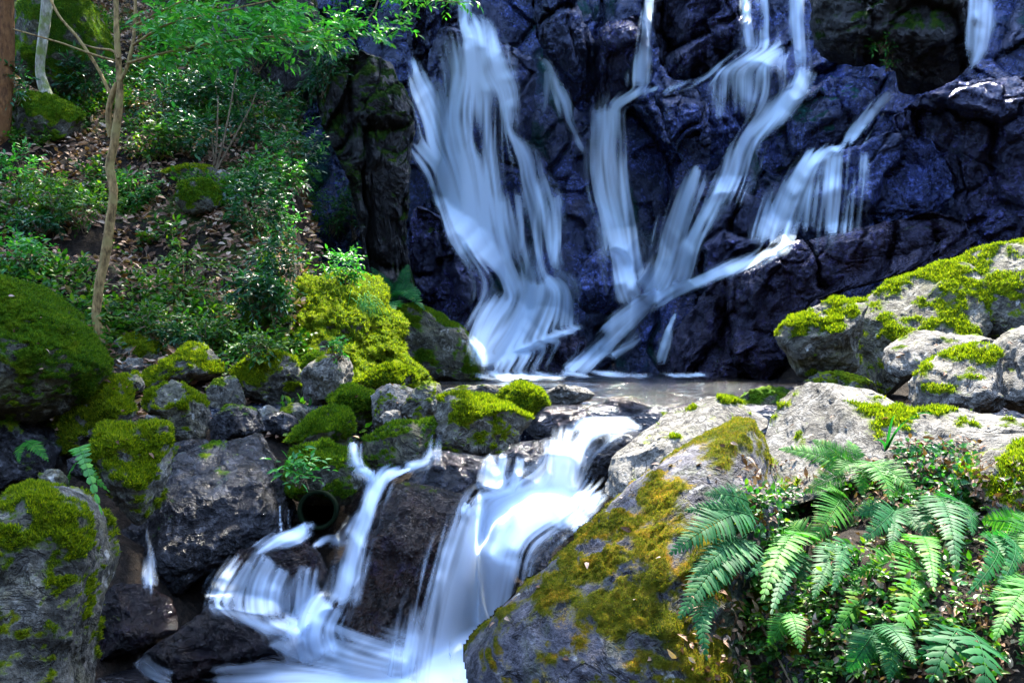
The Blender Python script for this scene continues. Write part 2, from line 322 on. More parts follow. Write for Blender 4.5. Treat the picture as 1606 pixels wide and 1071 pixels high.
# ------------------------------------------------------------------ cliff behind the falls
def cliff_depth(px, py):
    t = (585 - py) / 585.0
    D = 14.9 + (2.6 - 1.0 * sstep(1150, 1650, px)) * t + np.where(t > 1, (t - 1) * 0.8, 0)
    D = D - 2.2 * sstep(1150, 1650, px) - 0.4 * sstep(820, 640, px)
    D = np.where(py > 585, 14.9 - 2.2 * sstep(1150, 1650, px) - 0.4 * sstep(820, 640, px) - (py - 585) * 0.002, D)
    return D
def worley(p, cell, seed, nearest=2):
    """2-D jittered cells: returns id-hash of nearest cell, offset to its centre, F2-F1"""
    q = p / cell; i0 = np.floor(q).astype(int)
    best = np.full(q.shape[:-1], 9e9); sec = best.copy(); bi = np.zeros(q.shape, int); bc = np.zeros(q.shape)
    for dx in (-1, 0, 1):
        for dy in (-1, 0, 1):
            c = i0 + np.array([dx, dy]); h = _perm[(_perm[(c[..., 0] + seed) & 255] + c[..., 1]) & 255]
            ctr = c + 0.5 + 0.45 * _grad[h][..., :2]
            d = np.linalg.norm(q - ctr, axis=-1); m = d < best
            sec = np.where(m, best, np.minimum(sec, d)); best = np.where(m, d, best)
            bi = np.where(m[..., None], c, bi); bc = np.where(m[..., None], ctr, bc)
    h = _perm[(_perm[(bi[..., 0] + seed * 3) & 255] + bi[..., 1]) & 255]
    return h, (q - bc) * cell, (sec - best)
def blocky(x, z, shear=0.35):
    """fractured rock relief in metres (positive = towards the viewer)"""
    w = np.stack([x, z, x * 0], -1)
    wx = x + 0.35 * pnoise(w * 0.9 + 3) + 0.10 * pnoise(w * 3.1); wz = z + 0.35 * pnoise(w * 0.9 + 31) + 0.10 * pnoise(w * 3.3 + 8)
    wz2 = wz - shear * wx
    r = 0
    for cell, asp, amp, seed in ((1.25, 1.6, 0.38, 3), (0.55, 1.8, 0.15, 57), (0.22, 1.6, 0.035, 101)):
        h, off, f = worley(np.stack([wx, wz2 / asp], -1), cell, seed)
        g = _grad[h]
        r = r + amp * (g[..., 2] + (g[..., 0] * off[..., 0] + g[..., 1] * off[..., 1]) / cell * 1.3) - amp * 0.5 * (1 - sstep(0.0, 0.12, f))
    return r + 0.022 * fbm(w * 5, 4)
cpx = np.arange(330, 2300, 3.0); cpy = np.arange(-450, 700, 3.0)
PX, PY = np.meshgrid(cpx, cpy); CD = cliff_depth(PX, PY)
P = W(PX, PY, CD)
CD2 = CD - 0.85 * blocky(P[..., 0], P[..., 2]) * sstep(690, 560, PY)
cv = W(PX, PY, CD2).reshape(-1, 3)
cm = np.clip(0.18 + 0.75 * fbm(cv * np.array([0.8, 0.8, 0.5]) + 7, 4), 0, 1)
cliff = mesh('cliff', cv, [grid_faces(len(cpx), len(cpy))[:, ::-1]], M['cliff'], attrs={'moss': cm})
tag(cliff, kind='structure')

# ------------------------------------------------------------------ rocks with a drawn outline, real size and thickness
_ico = {}
def ico(level):
    if level not in _ico:
        import bmesh
        bm = bmesh.new(); bmesh.ops.create_icosphere(bm, subdivisions=level, radius=1)
        v = np.array([x.co[:] for x in bm.verts]); f = np.array([[x.index for x in p.verts] for p in bm.faces]); bm.free()
        _ico[level] = (v / np.linalg.norm(v, axis=1)[:, None], f)
    return _ico[level]
ROCKS = {}
def rock(key, name, label, cat, mat, outline, D, thick=0.8, moss=0.5, level=6, facets=7, rough=1.0, crag=0.0, group=None, tuft=0, tuftmat='mossblade', tuftlen=0.012, lean=0.0, mossdir=(0, -0.15, 1)):
    seed = sum(ord(c) * (i + 1) for i, c in enumerate(key)) % 997
    r = np.random.default_rng(seed)
    O = np.array(outline, float); nO = len(O)
    Oc = catmull(np.vstack([O, O[:1]]), 160)[:-1]
    ctr = np.array([(O[:, 0].min() + O[:, 0].max()) / 2, (O[:, 1].min() + O[:, 1].max()) / 2]) * 0.4 + Oc.mean(0) * 0.6
    q = (Oc - ctr) / F * D; ang = np.arctan2(-q[:, 1], q[:, 0]); rad = np.hypot(q[:, 0], q[:, 1])
    bins = np.linspace(-math.pi, math.pi, 97)[:-1]; R = np.zeros(96)
    s = np.argsort(ang); R = np.interp(bins, np.concatenate([ang[s] - 2 * math.pi, ang[s], ang[s] + 2 * math.pi]), np.tile(rad[s], 3))
    v, f = ico(level)
    th = np.arctan2(v[:, 2], v[:, 0]); sr = np.hypot(v[:, 0], v[:, 2])
    size = math.sqrt((q[:, 0].max() - q[:, 0].min()) * (q[:, 1].max() - q[:, 1].min())) / 2
    T = thick * size
    rr = np.interp(th, np.concatenate([bins, [math.pi]]), np.concatenate([R, R[:1]]))
    s2 = sr ** 0.85
    p = np.stack([np.cos(th) * rr * s2, np.sign(v[:, 1]) * np.abs(v[:, 1]) ** 0.9 * T, np.sin(th) * rr * s2], 1)
    for k in range(facets):                                     # flat broken faces turned to the viewer or upwards
        n = np.array([r.normal() * 0.75, -abs(r.normal()) * 0.9 - 0.25, r.normal() * 0.55 + 0.25]); n /= np.linalg.norm(n)
        h = p @ n; lim = h.max() * r.uniform(0.66, 0.88); over = np.clip(h - lim, 0, None)
        p = p - n * (over * 0.9)[:, None]
    nd = v * np.array([1, 1.2, 1]); nd /= np.linalg.norm(nd, axis=1)[:, None]
    ps = p / size
    soft = np.clip(np.abs(v[:, 1]) * 1.2 + 0.45, 0, 1)
    d = size * (0.085 * rough * fbm(ps * 1.6 + seed, 4) - 0.05 * rough * np.clip(ridged(ps * 1.5 + seed * 2, 3) - 0.72, 0, 1) * 2.5) * soft
    d += rough * (0.030 * fbm(p * 6 + seed, 4) + 0.012 * fbm(p * 24 + seed, 3) - 0.030 * sstep(0.80, 1.0, ridged(p * 3.2 + seed, 3)))
    p = p + nd * d[:, None]
    if crag:
        ax_ = ctr; wx = (p[:, 0] + (ctr[0] - CX) / F * D); wz = (p[:, 2] + 1.6 - (ctr[1] - CY) / F * D)
        p[:, 1] -= crag * blocky(wx * 1.25, wz * 1.25, 0.5) * (0.35 + 0.65 * soft) * (v[:, 1] < 0.3)
    C0 = W(ctr[0], ctr[1], D); fw = C0 - EYE; fw /= np.linalg.norm(fw); rt = np.cross(fw, [0, 0, 1.0]); rt /= np.linalg.norm(rt); up = np.cross(rt, fw)
    if lean: p = p + np.outer(p[:, 2], [0, lean, 0])
    V = C0 + p[:, :1] * rt + p[:, 1:2] * fw + p[:, 2:3] * up
    base = np.array([C0[0], C0[1], V[:, 2].min()])
    o = mesh(name, V, [f], M[mat], loc=base)
    n = normals(o); md = np.array(mossdir, float); md /= np.linalg.norm(md)
    big = fbm(V * 1.7 / max(size, 0.3) + seed, 3)
    a = np.clip((n @ md) * 0.7 + 0.5 * big + 0.55 * fbm(V * 5.5 + seed, 5) + (moss - 0.5) * 2.0 + 0.10, 0, 1) if moss > 0 else np.zeros(len(V))
    sm = sstep(0.35, 0.8, a)
    V2 = V + n * (sm * (0.010 + 0.012 * fbm(V * 45, 3)))[:, None]
    o.data.vertices.foreach_set('co', (V2 - base).astype(np.float32).ravel())
    at = o.data.attributes.new('moss', 'FLOAT', 'POINT'); at.data.foreach_set('value', a.astype(np.float32)); o.data.update()
    tag(o, label, cat, group)
    if tuft:
        fw_ = sm[f].mean(1); ar = np.linalg.norm(np.cross(V2[f[:, 1]] - V2[f[:, 0]], V2[f[:, 2]] - V2[f[:, 0]]), axis=1)
        toc = EYE - V2[f].mean(1); face = (n[f[:, 0]] * toc).sum(1) / np.linalg.norm(toc, axis=1) > -0.25
        pr = ar * fw_ * (fw_ > 0.45) * face
        if pr.sum() > 0:
            idx = r.choice(len(f), tuft, p=pr / pr.sum()); bc = r.dirichlet((1, 1, 1), tuft)
            P0 = (V2[f[idx]] * bc[:, :, None]).sum(1); N0 = n[f[idx]].mean(1) + np.array([0, 0, 0.35]) + r.normal(size=(tuft, 3)) * 0.45
            N0 /= np.linalg.norm(N0, axis=1)[:, None]
            sd_ = np.cross(N0, r.normal(size=(tuft, 3))); sd_ /= np.linalg.norm(sd_, axis=1)[:, None]
            L = tuftlen * r.uniform(0.5, 1.5, tuft)[:, None]
            TV = np.stack([P0 - sd_ * L * 0.17 - N0 * 0.003, P0 + sd_ * L * 0.17 - N0 * 0.003, P0 + N0 * L], 1).reshape(-1, 3)
            mesh('moss', TV, [np.arange(tuft * 3).reshape(-1, 3)], M[tuftmat], parent=o, smooth=False, loc=base)
    ROCKS[key] = o
    return o

# ---- rock masses standing out of the cliff
GC = 'rock masses of the waterfall cliff'
CL = [
 ('c1', 'rounded wet dome of dark rock under the tall white fall', 'cliff', [(690,50),(760,38),(810,60),(840,100),(838,150),(835,230),(780,290),(705,270),(680,170),(672,100)], 15.3, .55, 'cliff', .12),
 ('c2', 'dark jagged rock pillar just to the right of the wet dome, at the top edge', 'cliff', [(832,0),(880,-60),(912,30),(938,90),(932,150),(908,168),(880,130),(850,80)], 15.9, .7, 'cliff', 0),
 ('c3', 'purple rounded rock left of the narrow arching spout', 'cliffb', [(930,75),(955,25),(1000,20),(1012,60),(1002,130),(955,160),(930,165)], 15.7, .6, 'cliffb', 0),
 ('c4', 'big dark overhanging block between the narrow spout and the triple fall', 'cliffb', [(1032,-40),(1100,-60),(1165,-30),(1166,50),(1150,90),(1080,122),(1045,112),(1024,60)], 15.0, .6, 'cliffb', .05),
 ('c5', 'wide wet ledge below the triple fall with water fringing its lip', 'cliff', [(1020,148),(1070,130),(1150,100),(1220,85),(1240,120),(1228,180),(1150,235),(1110,265),(1060,255),(1038,200)], 14.9, .45, 'cliff', .15),
 ('c6', 'smooth upright bluish rock at the left end of the wet ledge', 'cliff', [(1040,150),(1085,137),(1108,170),(1112,235),(1098,275),(1075,258),(1050,205)], 14.35, .8, 'cliff', 0),
 ('c7', 'low dark boulder between the two main falls near their foot', 'cliff', [(903,405),(940,385),(985,390),(1000,430),(985,475),(930,495),(903,475)], 14.3, .7, 'cliff', .1),
 ('c8', 'dark rock island between two diverging strands of the central fall', 'cliffb', [(1090,335),(1130,298),(1180,308),(1200,340),(1190,400),(1120,435),(1085,432)], 13.9, .7, 'cliffb', .1),
 ('c9', 'broad blue rock face under the thin curtain of the diagonal fall', 'cliff', [(1195,385),(1240,310),(1265,255),(1350,228),(1440,212),(1495,300),(1440,345),(1340,368),(1250,398)], 13.0, .45, 'cliff', .05),
 ('c10', 'massive dark fractured wall at the right of the falls', 'cliffb', [(1370,150),(1480,138),(1660,125),(1760,250),(1700,430),(1560,420),(1480,380),(1500,310),(1460,225),(1395,200)], 12.5, .5, 'cliffb', .05),
 ('c11', 'long dark ramp of wet rock rising from the pool to the right wall', 'cliffb', [(995,596),(1020,540),(1060,480),(1120,440),(1230,395),(1350,362),(1450,330),(1510,325),(1510,390),(1400,435),(1300,465),(1245,515),(1250,600),(1100,606)], 12.6, .55, 'cliffk', .08),
 ('c12', 'mossy dark block between the triple fall and the far right spout', 'butt', [(1270,-30),(1400,-60),(1510,-40),(1528,60),(1518,120),(1420,152),(1400,105),(1330,92),(1288,72)], 13.9, .6, 'butt', .5),
 ('c13', 'green stained sloping rock below the mossy dark block', 'cliff', [(1185,225),(1255,150),(1330,118),(1400,128),(1385,165),(1342,225),(1262,250),(1200,285)], 13.9, .5, 'cliff', .4),
 ('c14', 'low flat wet rock lying in the flow at the foot of the falls', 'cliffb', [(752,578),(800,546),(870,520),(945,518),(932,560),(880,588)], 13.6, .5, 'cliffk', 0),
 ('c15', 'tall mossy buttress of dark rock at the left of the falls', 'butt', [(478,70),(555,48),(622,58),(652,100),(657,150),(646,210),(641,280),(640,380),(652,480),(640,530),(590,520),(570,420),(560,320),(520,230),(488,150)], 13.0, .6, 'butt', .5),
 ('c16', 'dark glistening rock bulge between the buttress and the tall white fall', 'wet', [(640,300),(690,318),(730,370),(765,430),(768,475),(740,515),(690,515),(645,480)], 13.9, .6, 'cliffb', .15),
 ('c17', 'dark blue upper rock behind the top of the tall white fall', 'cliff', [(620,-60),(700,-70),(725,20),(718,80),(690,130),(655,110),(640,60)], 15.5, .6, 'cliff', .1),
]
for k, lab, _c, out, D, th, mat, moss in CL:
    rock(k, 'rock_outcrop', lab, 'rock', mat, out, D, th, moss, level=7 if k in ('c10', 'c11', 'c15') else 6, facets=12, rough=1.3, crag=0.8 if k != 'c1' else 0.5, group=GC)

# ---- boulders of the left bank and the dam
GL = 'boulders of the left bank'; GD = 'boulders damming the pool'; GR = 'rocks of the right bank'; GS = 'wet rocks in the stream'
B = [
 # key, label, outline, D, thick, mat, moss, group, level, tufts
 ('r1', 'huge boulder fully cloaked in green moss at the left edge', [(-90,470),(-20,438),(50,447),(84,458),(113,481),(126,515),(147,545),(166,577),(158,600),(128,628),(84,651),(44,661),(0,655),(-90,650)], 6.2, .9, 'full', .74, GL, 7, 36000),
 ('r2', 'long mossy boulder leaning just right of the huge moss cloaked one', [(88,668),(111,636),(141,614),(175,593),(202,600),(209,629),(203,658),(170,676),(145,700),(105,712),(90,695)], 6.3, .8, 'half', .70, GL, 6, 12000),
 ('r3', 'upright mossy topped boulder above the wet black gap', [(143,715),(160,673),(188,662),(235,669),(263,679),(269,721),(257,757),(243,789),(230,820),(208,823),(187,792),(161,757)], 5.4, .8, 'half', .62, GL, 6, 9000),
 ('r4', 'slanting slab with mossy flank and pale rim, at the tree foot', [(212,603),(235,583),(279,553),(303,537),(329,547),(347,569),(336,592),(303,598),(269,606),(235,614)], 7.5, .8, 'half', .58, GL, 6, 6000),
 ('r5', 'grey angular boulder with moss patches below the slanting slab', [(216,632),(249,609),(276,597),(306,617),(327,632),(327,663),(314,693),(292,702),(266,678),(245,655)], 6.6, .8, 'half', .5, GL, 6, 5000),
 ('r6', 'egg shaped boulder with mossy cap and bare grey belly', [(367,585),(387,565),(424,555),(454,561),(470,582),(478,606),(472,630),(437,641),(403,631),(378,610)], 7.5, .85, 'half', .58, GL, 6, 6000),
 ('r7', 'bare grey angular block beside the egg shaped boulder', [(472,585),(495,565),(530,556),(549,566),(553,590),(542,615),(520,640),(495,646),(480,622)], 7.3, .8, 'pale', .3, GL, 6, 0),
 ('r8', 'small grey block wedged behind the egg shaped boulder', [(322,610),(350,589),(371,599),(384,637),(370,648),(336,642)], 7.2, .8, 'half', .35, GL, 5, 0),
 ('r9', 'low rounded grey stone wedged above the wet slab', [(325,665),(353,636),(387,638),(408,656),(414,674),(387,684),(353,694),(333,688)], 6.5, .8, 'wetgrey', .25, GL, 6, 0),
 ('r10', 'brown mossy stone at the foot of the thin tree', [(177,565),(182,537),(203,526),(240,540),(254,566),(240,582),(205,580)], 8.0, .8, 'half', .55, GL, 5, 3000),
 ('r10b', 'pale flat stone beside the foot of the thin tree', [(168,580),(200,562),(232,566),(245,584),(215,600),(180,598)], 7.7, .7, 'pale', .2, GL, 5, 0),
 ('r11', 'small pale pebble stone under the grey angular boulder', [(225,664),(236,650),(252,655),(256,670),(242,680),(228,676)], 6.4, .9, 'pale', .25, GL, 5, 0),
 ('r12', 'pointed mossy boulder left of the small side falls', [(453,692),(478,665),(505,645),(530,635),(546,655),(549,690),(537,716),(505,724),(475,714)], 6.4, .8, 'full', .75, GD, 6, 7000),
 ('r13', 'small wet stone beside the pointed mossy boulder', [(405,655),(435,647),(470,662),(455,682),(420,678)], 6.8, .7, 'wetgrey', .2, GL, 5, 0),
 ('r14', 'large wet slab with a pale dry top over the black gap', [(255,730),(300,700),(370,685),(432,670),(462,690),(457,740),(472,790),(452,832),(400,864),(330,894),(262,928),(236,885),(240,825),(248,770)], 5.9, .6, 'wetgrey', .18, GS, 7, 0),
 ('r15', 'large granite boulder with moss cap in the lower left corner', [(-70,800),(-10,785),(21,766),(55,756),(104,764),(139,786),(165,821),(188,845),(191,880),(178,922),(163,952),(152,990),(140,1050),(130,1130),(-70,1130)], 4.2, .8, 'half', .5, GL, 7, 26000),
 ('r16', 'wet brown rock lying in the stream at the bottom', [(222,1024),(277,987),(312,966),(346,947),(388,962),(420,970),(462,1008),(458,1024),(398,1041),(329,1063),(277,1067),(224,1053)], 4.7, .7, 'brown', 0, GS, 6, 0),
 ('r17', 'dark wet rock between the granite boulder and the wet brown rock', [(145,980),(173,923),(208,914),(249,934),(271,963),(276,996),(225,1016),(173,1030),(139,1043)], 5.0, .7, 'brown', .15, GS, 6, 0),
 ('r18', 'rounded brown rock washed over by a fringe of falling water', [(325,925),(374,871),(426,843),(485,850),(508,884),(510,920),(470,945),(416,950),(355,940)], 5.5, .7, 'brown', 0, GS, 6, 0),
 ('r19', 'small round brown rock at the foot of the left cascade', [(468,985),(492,953),(530,946),(562,952),(572,978),(550,1005),(498,1003)], 5.0, .7, 'brown', 0, GS, 6, 0),
 ('r21', 'dark mossy stone over the round black hollow', [(443,742),(468,703),(520,698),(560,718),(572,760),(542,788),(480,785),(448,772)], 6.1, .8, 'full', .62, GD, 6, 6000),
 ('r22', 'tall dark brown rock splitting the stream, with a glint on its tip', [(672,715),(719,722),(753,755),(761,775),(726,799),(733,818),(726,841),(704,865),(695,896),(671,951),(657,996),(643,1045),(599,1055),(559,1045),(549,990),(545,922),(566,894),(573,852),(587,807),(615,769),(650,738)], 5.1, .7, 'brown', .08, GS, 7, 0),
 ('r23', 'broad boulder with a moss strip along its top right of the small side fall', [(689,624),(718,611),(759,625),(799,636),(821,649),(832,658),(824,678),(808,704),(790,718),(740,724),(700,720),(685,690),(686,650)], 6.4, .8, 'half', .52, GD, 6, 8000),
 ('r24', 'round bright mossy stone on top of the dam beside the glittering pool', [(775,628),(796,608),(833,604),(854,619),(861,641),(846,652),(815,648)], 6.9, .9, 'full', .8, GD, 6, 5000),
 ('r25', 'mossy round stone left of the small pale stone', [(512,628),(530,610),(550,604),(580,611),(597,636),(591,655),(564,669),(540,657)], 6.9, .8, 'full', .7, GD, 6, 5000),
 ('r26', 'flat mossy slab at the pool edge behind the small pale stone', [(560,600),(597,576),(638,580),(662,599),(655,612),(590,615)], 7.4, .8, 'full', .8, GD, 6, 5000),
 ('r27', 'small pale stone with a green stain between mossy ones', [(583,621),(614,601),(644,608),(653,619),(633,645),(629,665),(604,676),(586,661)], 6.8, .8, 'pale', .33, GD, 6, 0),
 ('r28', 'grey green stone between the pale stone and the broad boulder', [(629,648),(651,609),(693,604),(691,643),(680,668),(648,666)], 6.7, .8, 'half', .45, GD, 6, 0),
 ('r29', 'dark mossy stone under the small pale stone', [(576,690),(614,668),(658,661),(687,664),(692,702),(672,728),(620,744),(576,726)], 6.3, .8, 'full', .52, GD, 6, 3000),
 ('r30', 'black wet stone under the broad boulder', [(690,712),(740,718),(800,712),(815,730),(790,770),(730,760),(700,745)], 6.0, .8, 'wet', 0, GD, 6, 0),
 ('r31', 'wet brown ledge splitting the little falls below the dam', [(745,742),(800,705),(845,690),(880,690),(905,730),(890,775),(800,790),(755,780)], 6.0, .7, 'wet', 0, GS, 6, 0),
 ('r32', 'glistening rock in the pool outlet behind the water sheet', [(935,640),(960,624),(1000,624),(1035,640),(1040,668),(1000,675),(940,668)], 7.2, .8, 'wet', 0, GS, 6, 0),
 ('r33', 'glossy dark block over which the outlet sheet pours', [(893,728),(905,700),(946,672),(1000,666),(1016,685),(985,730),(945,775),(914,770)], 6.2, .75, 'wet', 0, GS, 6, 0),
 ('r34', 'low glinting stones where the pool spills over', [(820,660),(845,645),(880,640),(925,655),(930,690),(890,700),(840,690)], 6.8, .8, 'wet', 0, GS, 6, 0),
 ('r35', 'shallow sunlit stone lying under the near edge of the pool', [(690,612),(740,603),(800,606),(780,618),(720,622)], 7.6, .6, 'pale', .2, GS, 5, 0),
 ('r35b', 'sunlit pale stone at the pool lip right of the round mossy stone', [(845,625),(870,605),(905,605),(930,612),(925,628),(880,636)], 7.4, .7, 'pale', 0, GS, 6, 0),
 ('r36', 'smooth whale backed rock with water sliding over it in the centre', [(757,858),(793,811),(842,788),(911,795),(924,814),(878,858),(843,897),(814,900),(779,880)], 5.4, .8, 'wet', .2, GS, 6, 0),
 ('r37', 'pale dry boulder with dark flank at the right of the pool outlet', [(948,770),(960,725),(985,695),(1020,663),(1060,638),(1110,620),(1150,623),(1187,645),(1203,665),(1130,710),(1060,760),(1000,790)], 5.9, .7, 'pale', .22, GR, 7, 3000),
 ('r38', 'huge sloping boulder with golden moss crest in the right foreground', [(745,1030),(762,995),(845,910),(922,822),(990,752),(1072,694),(1145,648),(1200,632),(1226,720),(1228,800),(1190,880),(1165,960),(1150,1071),(1140,1160),(860,1160),(770,1085)], 4.4, .55, 'front', .44, GR, 7, 30000),
 ('r39', 'broad pale flat topped slab above the ferns', [(1194,690),(1208,626),(1228,604),(1265,598),(1319,599),(1366,611),(1423,635),(1473,638),(1540,645),(1606,651),(1700,655),(1700,790),(1560,770),(1480,750),(1400,760),(1330,775),(1278,790),(1255,808),(1226,795),(1208,752)], 5.3, .6, 'pale', .25, GR, 7, 6000),
 ('r40', 'overhanging mossy headed boulder beside the pool', [(1219,528),(1238,504),(1305,470),(1335,463),(1357,474),(1350,501),(1342,535),(1340,580),(1305,594),(1258,590),(1243,565)], 7.6, .9, 'half', .47, GR, 6, 9000),
 ('r41', 'long mossy ridge of rock behind the grey round boulder', [(1325,590),(1338,510),(1357,470),(1400,440),(1440,424),(1490,408),(1530,420),(1560,470),(1540,540),(1500,560),(1430,590),(1400,615),(1360,618)], 8.1, .8, 'half', .47, GR, 7, 14000),
 ('r42', 'highest mossy rock at the right edge above the ridge', [(1478,440),(1500,408),(1540,389),(1606,374),(1700,365),(1700,560),(1606,560),(1540,540),(1500,500)], 8.0, .7, 'half', .5, GR, 7, 14000),
 ('r43', 'flat grey slab tilted between the mossy ridge and the round boulder', [(1393,550),(1426,524),(1466,520),(1540,530),(1580,540),(1565,562),(1490,565),(1455,578),(1425,594),(1398,578)], 7.0, .8, 'pale', .2, GR, 6, 0),
 ('r44', 'round grey boulder with moss at its foot, under the flat grey slab', [(1425,640),(1441,587),(1470,562),(1507,544),(1552,538),(1577,568),(1574,622),(1540,645),(1470,650)], 6.5, .9, 'pale', .35, GR, 6, 4000),
 ('r45', 'grey block cut by the right edge beside the round grey boulder', [(1555,548),(1580,524),(1660,503),(1720,520),(1720,640),(1590,640),(1568,605)], 6.4, .8, 'pale', .25, GR, 6, 0),
 ('r46', 'pale stone with a mossy left end at the right edge above the ferns', [(1508,765),(1520,722),(1565,704),(1660,688),(1720,700),(1720,850),(1620,840),(1560,820),(1522,795)], 4.5, .7, 'pale', .42, GR, 6, 5000),
 ('r47', 'mossy stump like rock beneath the ferns', [(1160,930),(1180,918),(1243,926),(1312,990),(1370,1050),(1400,1160),(1230,1160),(1185,1050)], 4.05, .7, 'front', .42, GR, 7, 14000),
 ('r48', 'small dark mossy stone at the pool edge under the overhanging boulder', [(1160,625),(1190,610),(1240,612),(1250,640),(1210,655),(1170,645)], 7.4, .8, 'full', .5, GR, 5, 0),
 ('r49', 'mossy footing stone under the overhanging boulder', [(1260,600),(1290,585),(1340,590),(1380,610),(1360,630),(1290,625)], 7.3, .8, 'half', .5, GR, 6, 0),
 ('r50', 'dark mossy rock at the foot of the buttress, dipping into the pool', [(598,510),(640,478),(700,498),(735,528),(758,588),(700,600),(640,600),(600,575)], 11.8, .6, 'full', .5, GC, 6, 12000),
 ('r51', 'broad sunlit mossy mound catching the sun on the left bank', [(428,545),(440,475),(480,434),(540,428),(596,448),(612,495),(642,555),(664,600),(600,615),(520,603),(450,585)], 9.1, .9, 'half', .9, GL, 7, 40000),
 ('r53', 'steep mossy bank stone left of the sunlit ledge', [(365,560),(385,500),(405,420),(430,400),(445,470),(462,540),(455,570),(400,575)], 8.7, .6, 'full', .7, GL, 6, 9000),
 ('r54', 'dark corner stone under the granite boulder at the bottom edge', [(-60,1045),(20,1030),(80,1050),(120,1090),(100,1140),(-60,1140)], 3.9, .7, 'wetgrey', .1, GL, 5, 0),
 ('r55', 'grey stone in the shade between moss cloaked boulder and granite', [(-40,690),(0,655),(60,650),(90,680),(80,740),(40,770),(-40,780)], 6.0, .7, 'wetgrey', .3, GL, 6, 0),
 ('r56', 'dark wet stone in the shadow beside the upright mossy boulder', [(195,830),(235,800),(262,750),(275,830),(262,900),(230,930),(200,900)], 5.8, .7, 'wet', 0, GS, 6, 0),
 ('r57', 'low wet stone behind the tip of the tall brown rock', [(630,735),(665,712),(715,708),(755,722),(775,760),(720,785),(640,770)], 6.0, .7, 'wet', 0, GS, 6, 0),
 ('r58', 'dark wet stone in the channel left of the round brown cobbles', [(150,925),(175,890),(205,870),(232,890),(240,930),(200,945)], 5.4, .7, 'wet', 0, GS, 5, 0),
 ('f1', 'small dark stone in the gap under the leaning mossy boulder', [(168,690),(190,668),(215,660),(228,680),(212,700),(185,705)], 6.1, .8, 'wetgrey', .2, GL, 5, 0),
 ('f2', 'flat shaded stone between the grey angular boulder and the wet slab', [(262,700),(290,688),(322,690),(335,708),(300,716),(270,715)], 6.3, .8, 'wetgrey', .2, GL, 5, 0),
 ('f3', 'small tan stone right of the low rounded grey stone', [(405,648),(418,635),(436,640),(440,658),(425,668),(408,664)], 6.9, .8, 'half', .3, GL, 5, 0),
 ('f4', 'small grey stone under the bare grey angular block', [(440,645),(462,632),(490,640),(500,655),(475,668),(450,664)], 7.0, .8, 'half', .4, GL, 5, 0),
 ('f5', 'mossy cobble touching the left end of the slanting slab', [(180,600),(200,588),(222,592),(228,612),(205,622),(186,616)], 7.2, .8, 'half', .55, GL, 5, 1500),
 ('f6', 'mossy cobble behind the bare grey angular block', [(470,575),(485,560),(505,556),(515,566),(500,580),(480,584)], 7.9, .8, 'full', .7, GL, 5, 1500),
 ('f7', 'dark cobble at the foot of the upright mossy boulder', [(110,720),(135,708),(158,722),(160,748),(135,757),(112,742)], 5.6, .8, 'wetgrey', .3, GL, 5, 0),
 ('f8', 'pale cobble in the shade above the granite boulder', [(60,745),(85,735),(105,748),(100,768),(75,770)], 5.2, .8, 'half', .4, GL, 5, 0),
 ('f9', 'grey cobble wedged between the two mossy stones of the dam', [(598,655),(615,645),(630,655),(628,672),(608,675)], 6.6, .8, 'pale', .2, GD, 5, 0),
 ('f10', 'black cobble in the foam below the rounded brown rock', [(310,975),(330,962),(352,968),(350,985),(325,990)], 5.1, .7, 'brown', 0, GS, 5, 0),
 ('f11', 'dark cobble beside the foot of the tall brown rock', [(500,1015),(525,1005),(550,1015),(548,1040),(515,1042)], 4.9, .7, 'brown', 0, GS, 5, 0),
 # slope rocks
 ('s1', 'square stone with a bright moss cap on the leafy slope', [(277,318),(282,292),(312,283),(338,290),(342,320),(322,334),(295,333)], 11.0, .9, 'full', .65, GL, 6, 3000),
 ('s2', 'flat mossy stone resting over the square moss capped one', [(255,272),(290,262),(335,262),(343,272),(310,282),(265,282)], 11.2, .9, 'half', .6, GL, 5, 2000),
 ('s3', 'small white stone beside the square moss capped one', [(336,285),(343,268),(356,268),(362,285),(355,298),(340,296)], 10.9, .9, 'pale', 0, GL, 5, 0),
 ('s4', 'mossy boulder at the foot of the pale tree', [(10,200),(25,155),(70,150),(120,170),(138,200),(110,222),(40,222)], 13.2, .8, 'full', .75, GL, 6, 6000),
 ('s5', 'big mossy rock behind the two left trees', [(15,90),(40,10),(110,-20),(170,20),(178,90),(165,155),(100,150),(40,130)], 15.6, .6, 'full', .7, GL, 6, 9000),
 ('s6', 'mossy stone peeping from the dark hollow on the slope', [(62,335),(75,312),(98,320),(105,345),(85,350)], 10.6, .8, 'full', .7, GL, 5, 1500),
 ('s7', 'dark mossy rock wall above the shrubs', [(330,60),(390,-30),(480,-40),(500,60),(470,130),(380,130)], 15.8, .6, 'butt', .5, GL, 6, 0),
 ('s8', 'mossy knoll at the right end of the shrub slope', [(470,235),(510,225),(545,260),(560,330),(540,350),(490,300)], 12.2, .7, 'full', .65, GL, 6, 6000),
 ('s9', 'grey mossy knob beside the cliff shadow', [(565,375),(590,365),(605,395),(600,430),(575,430),(560,405)], 11.3, .8, 'half', .5, GL, 5, 1500),
]
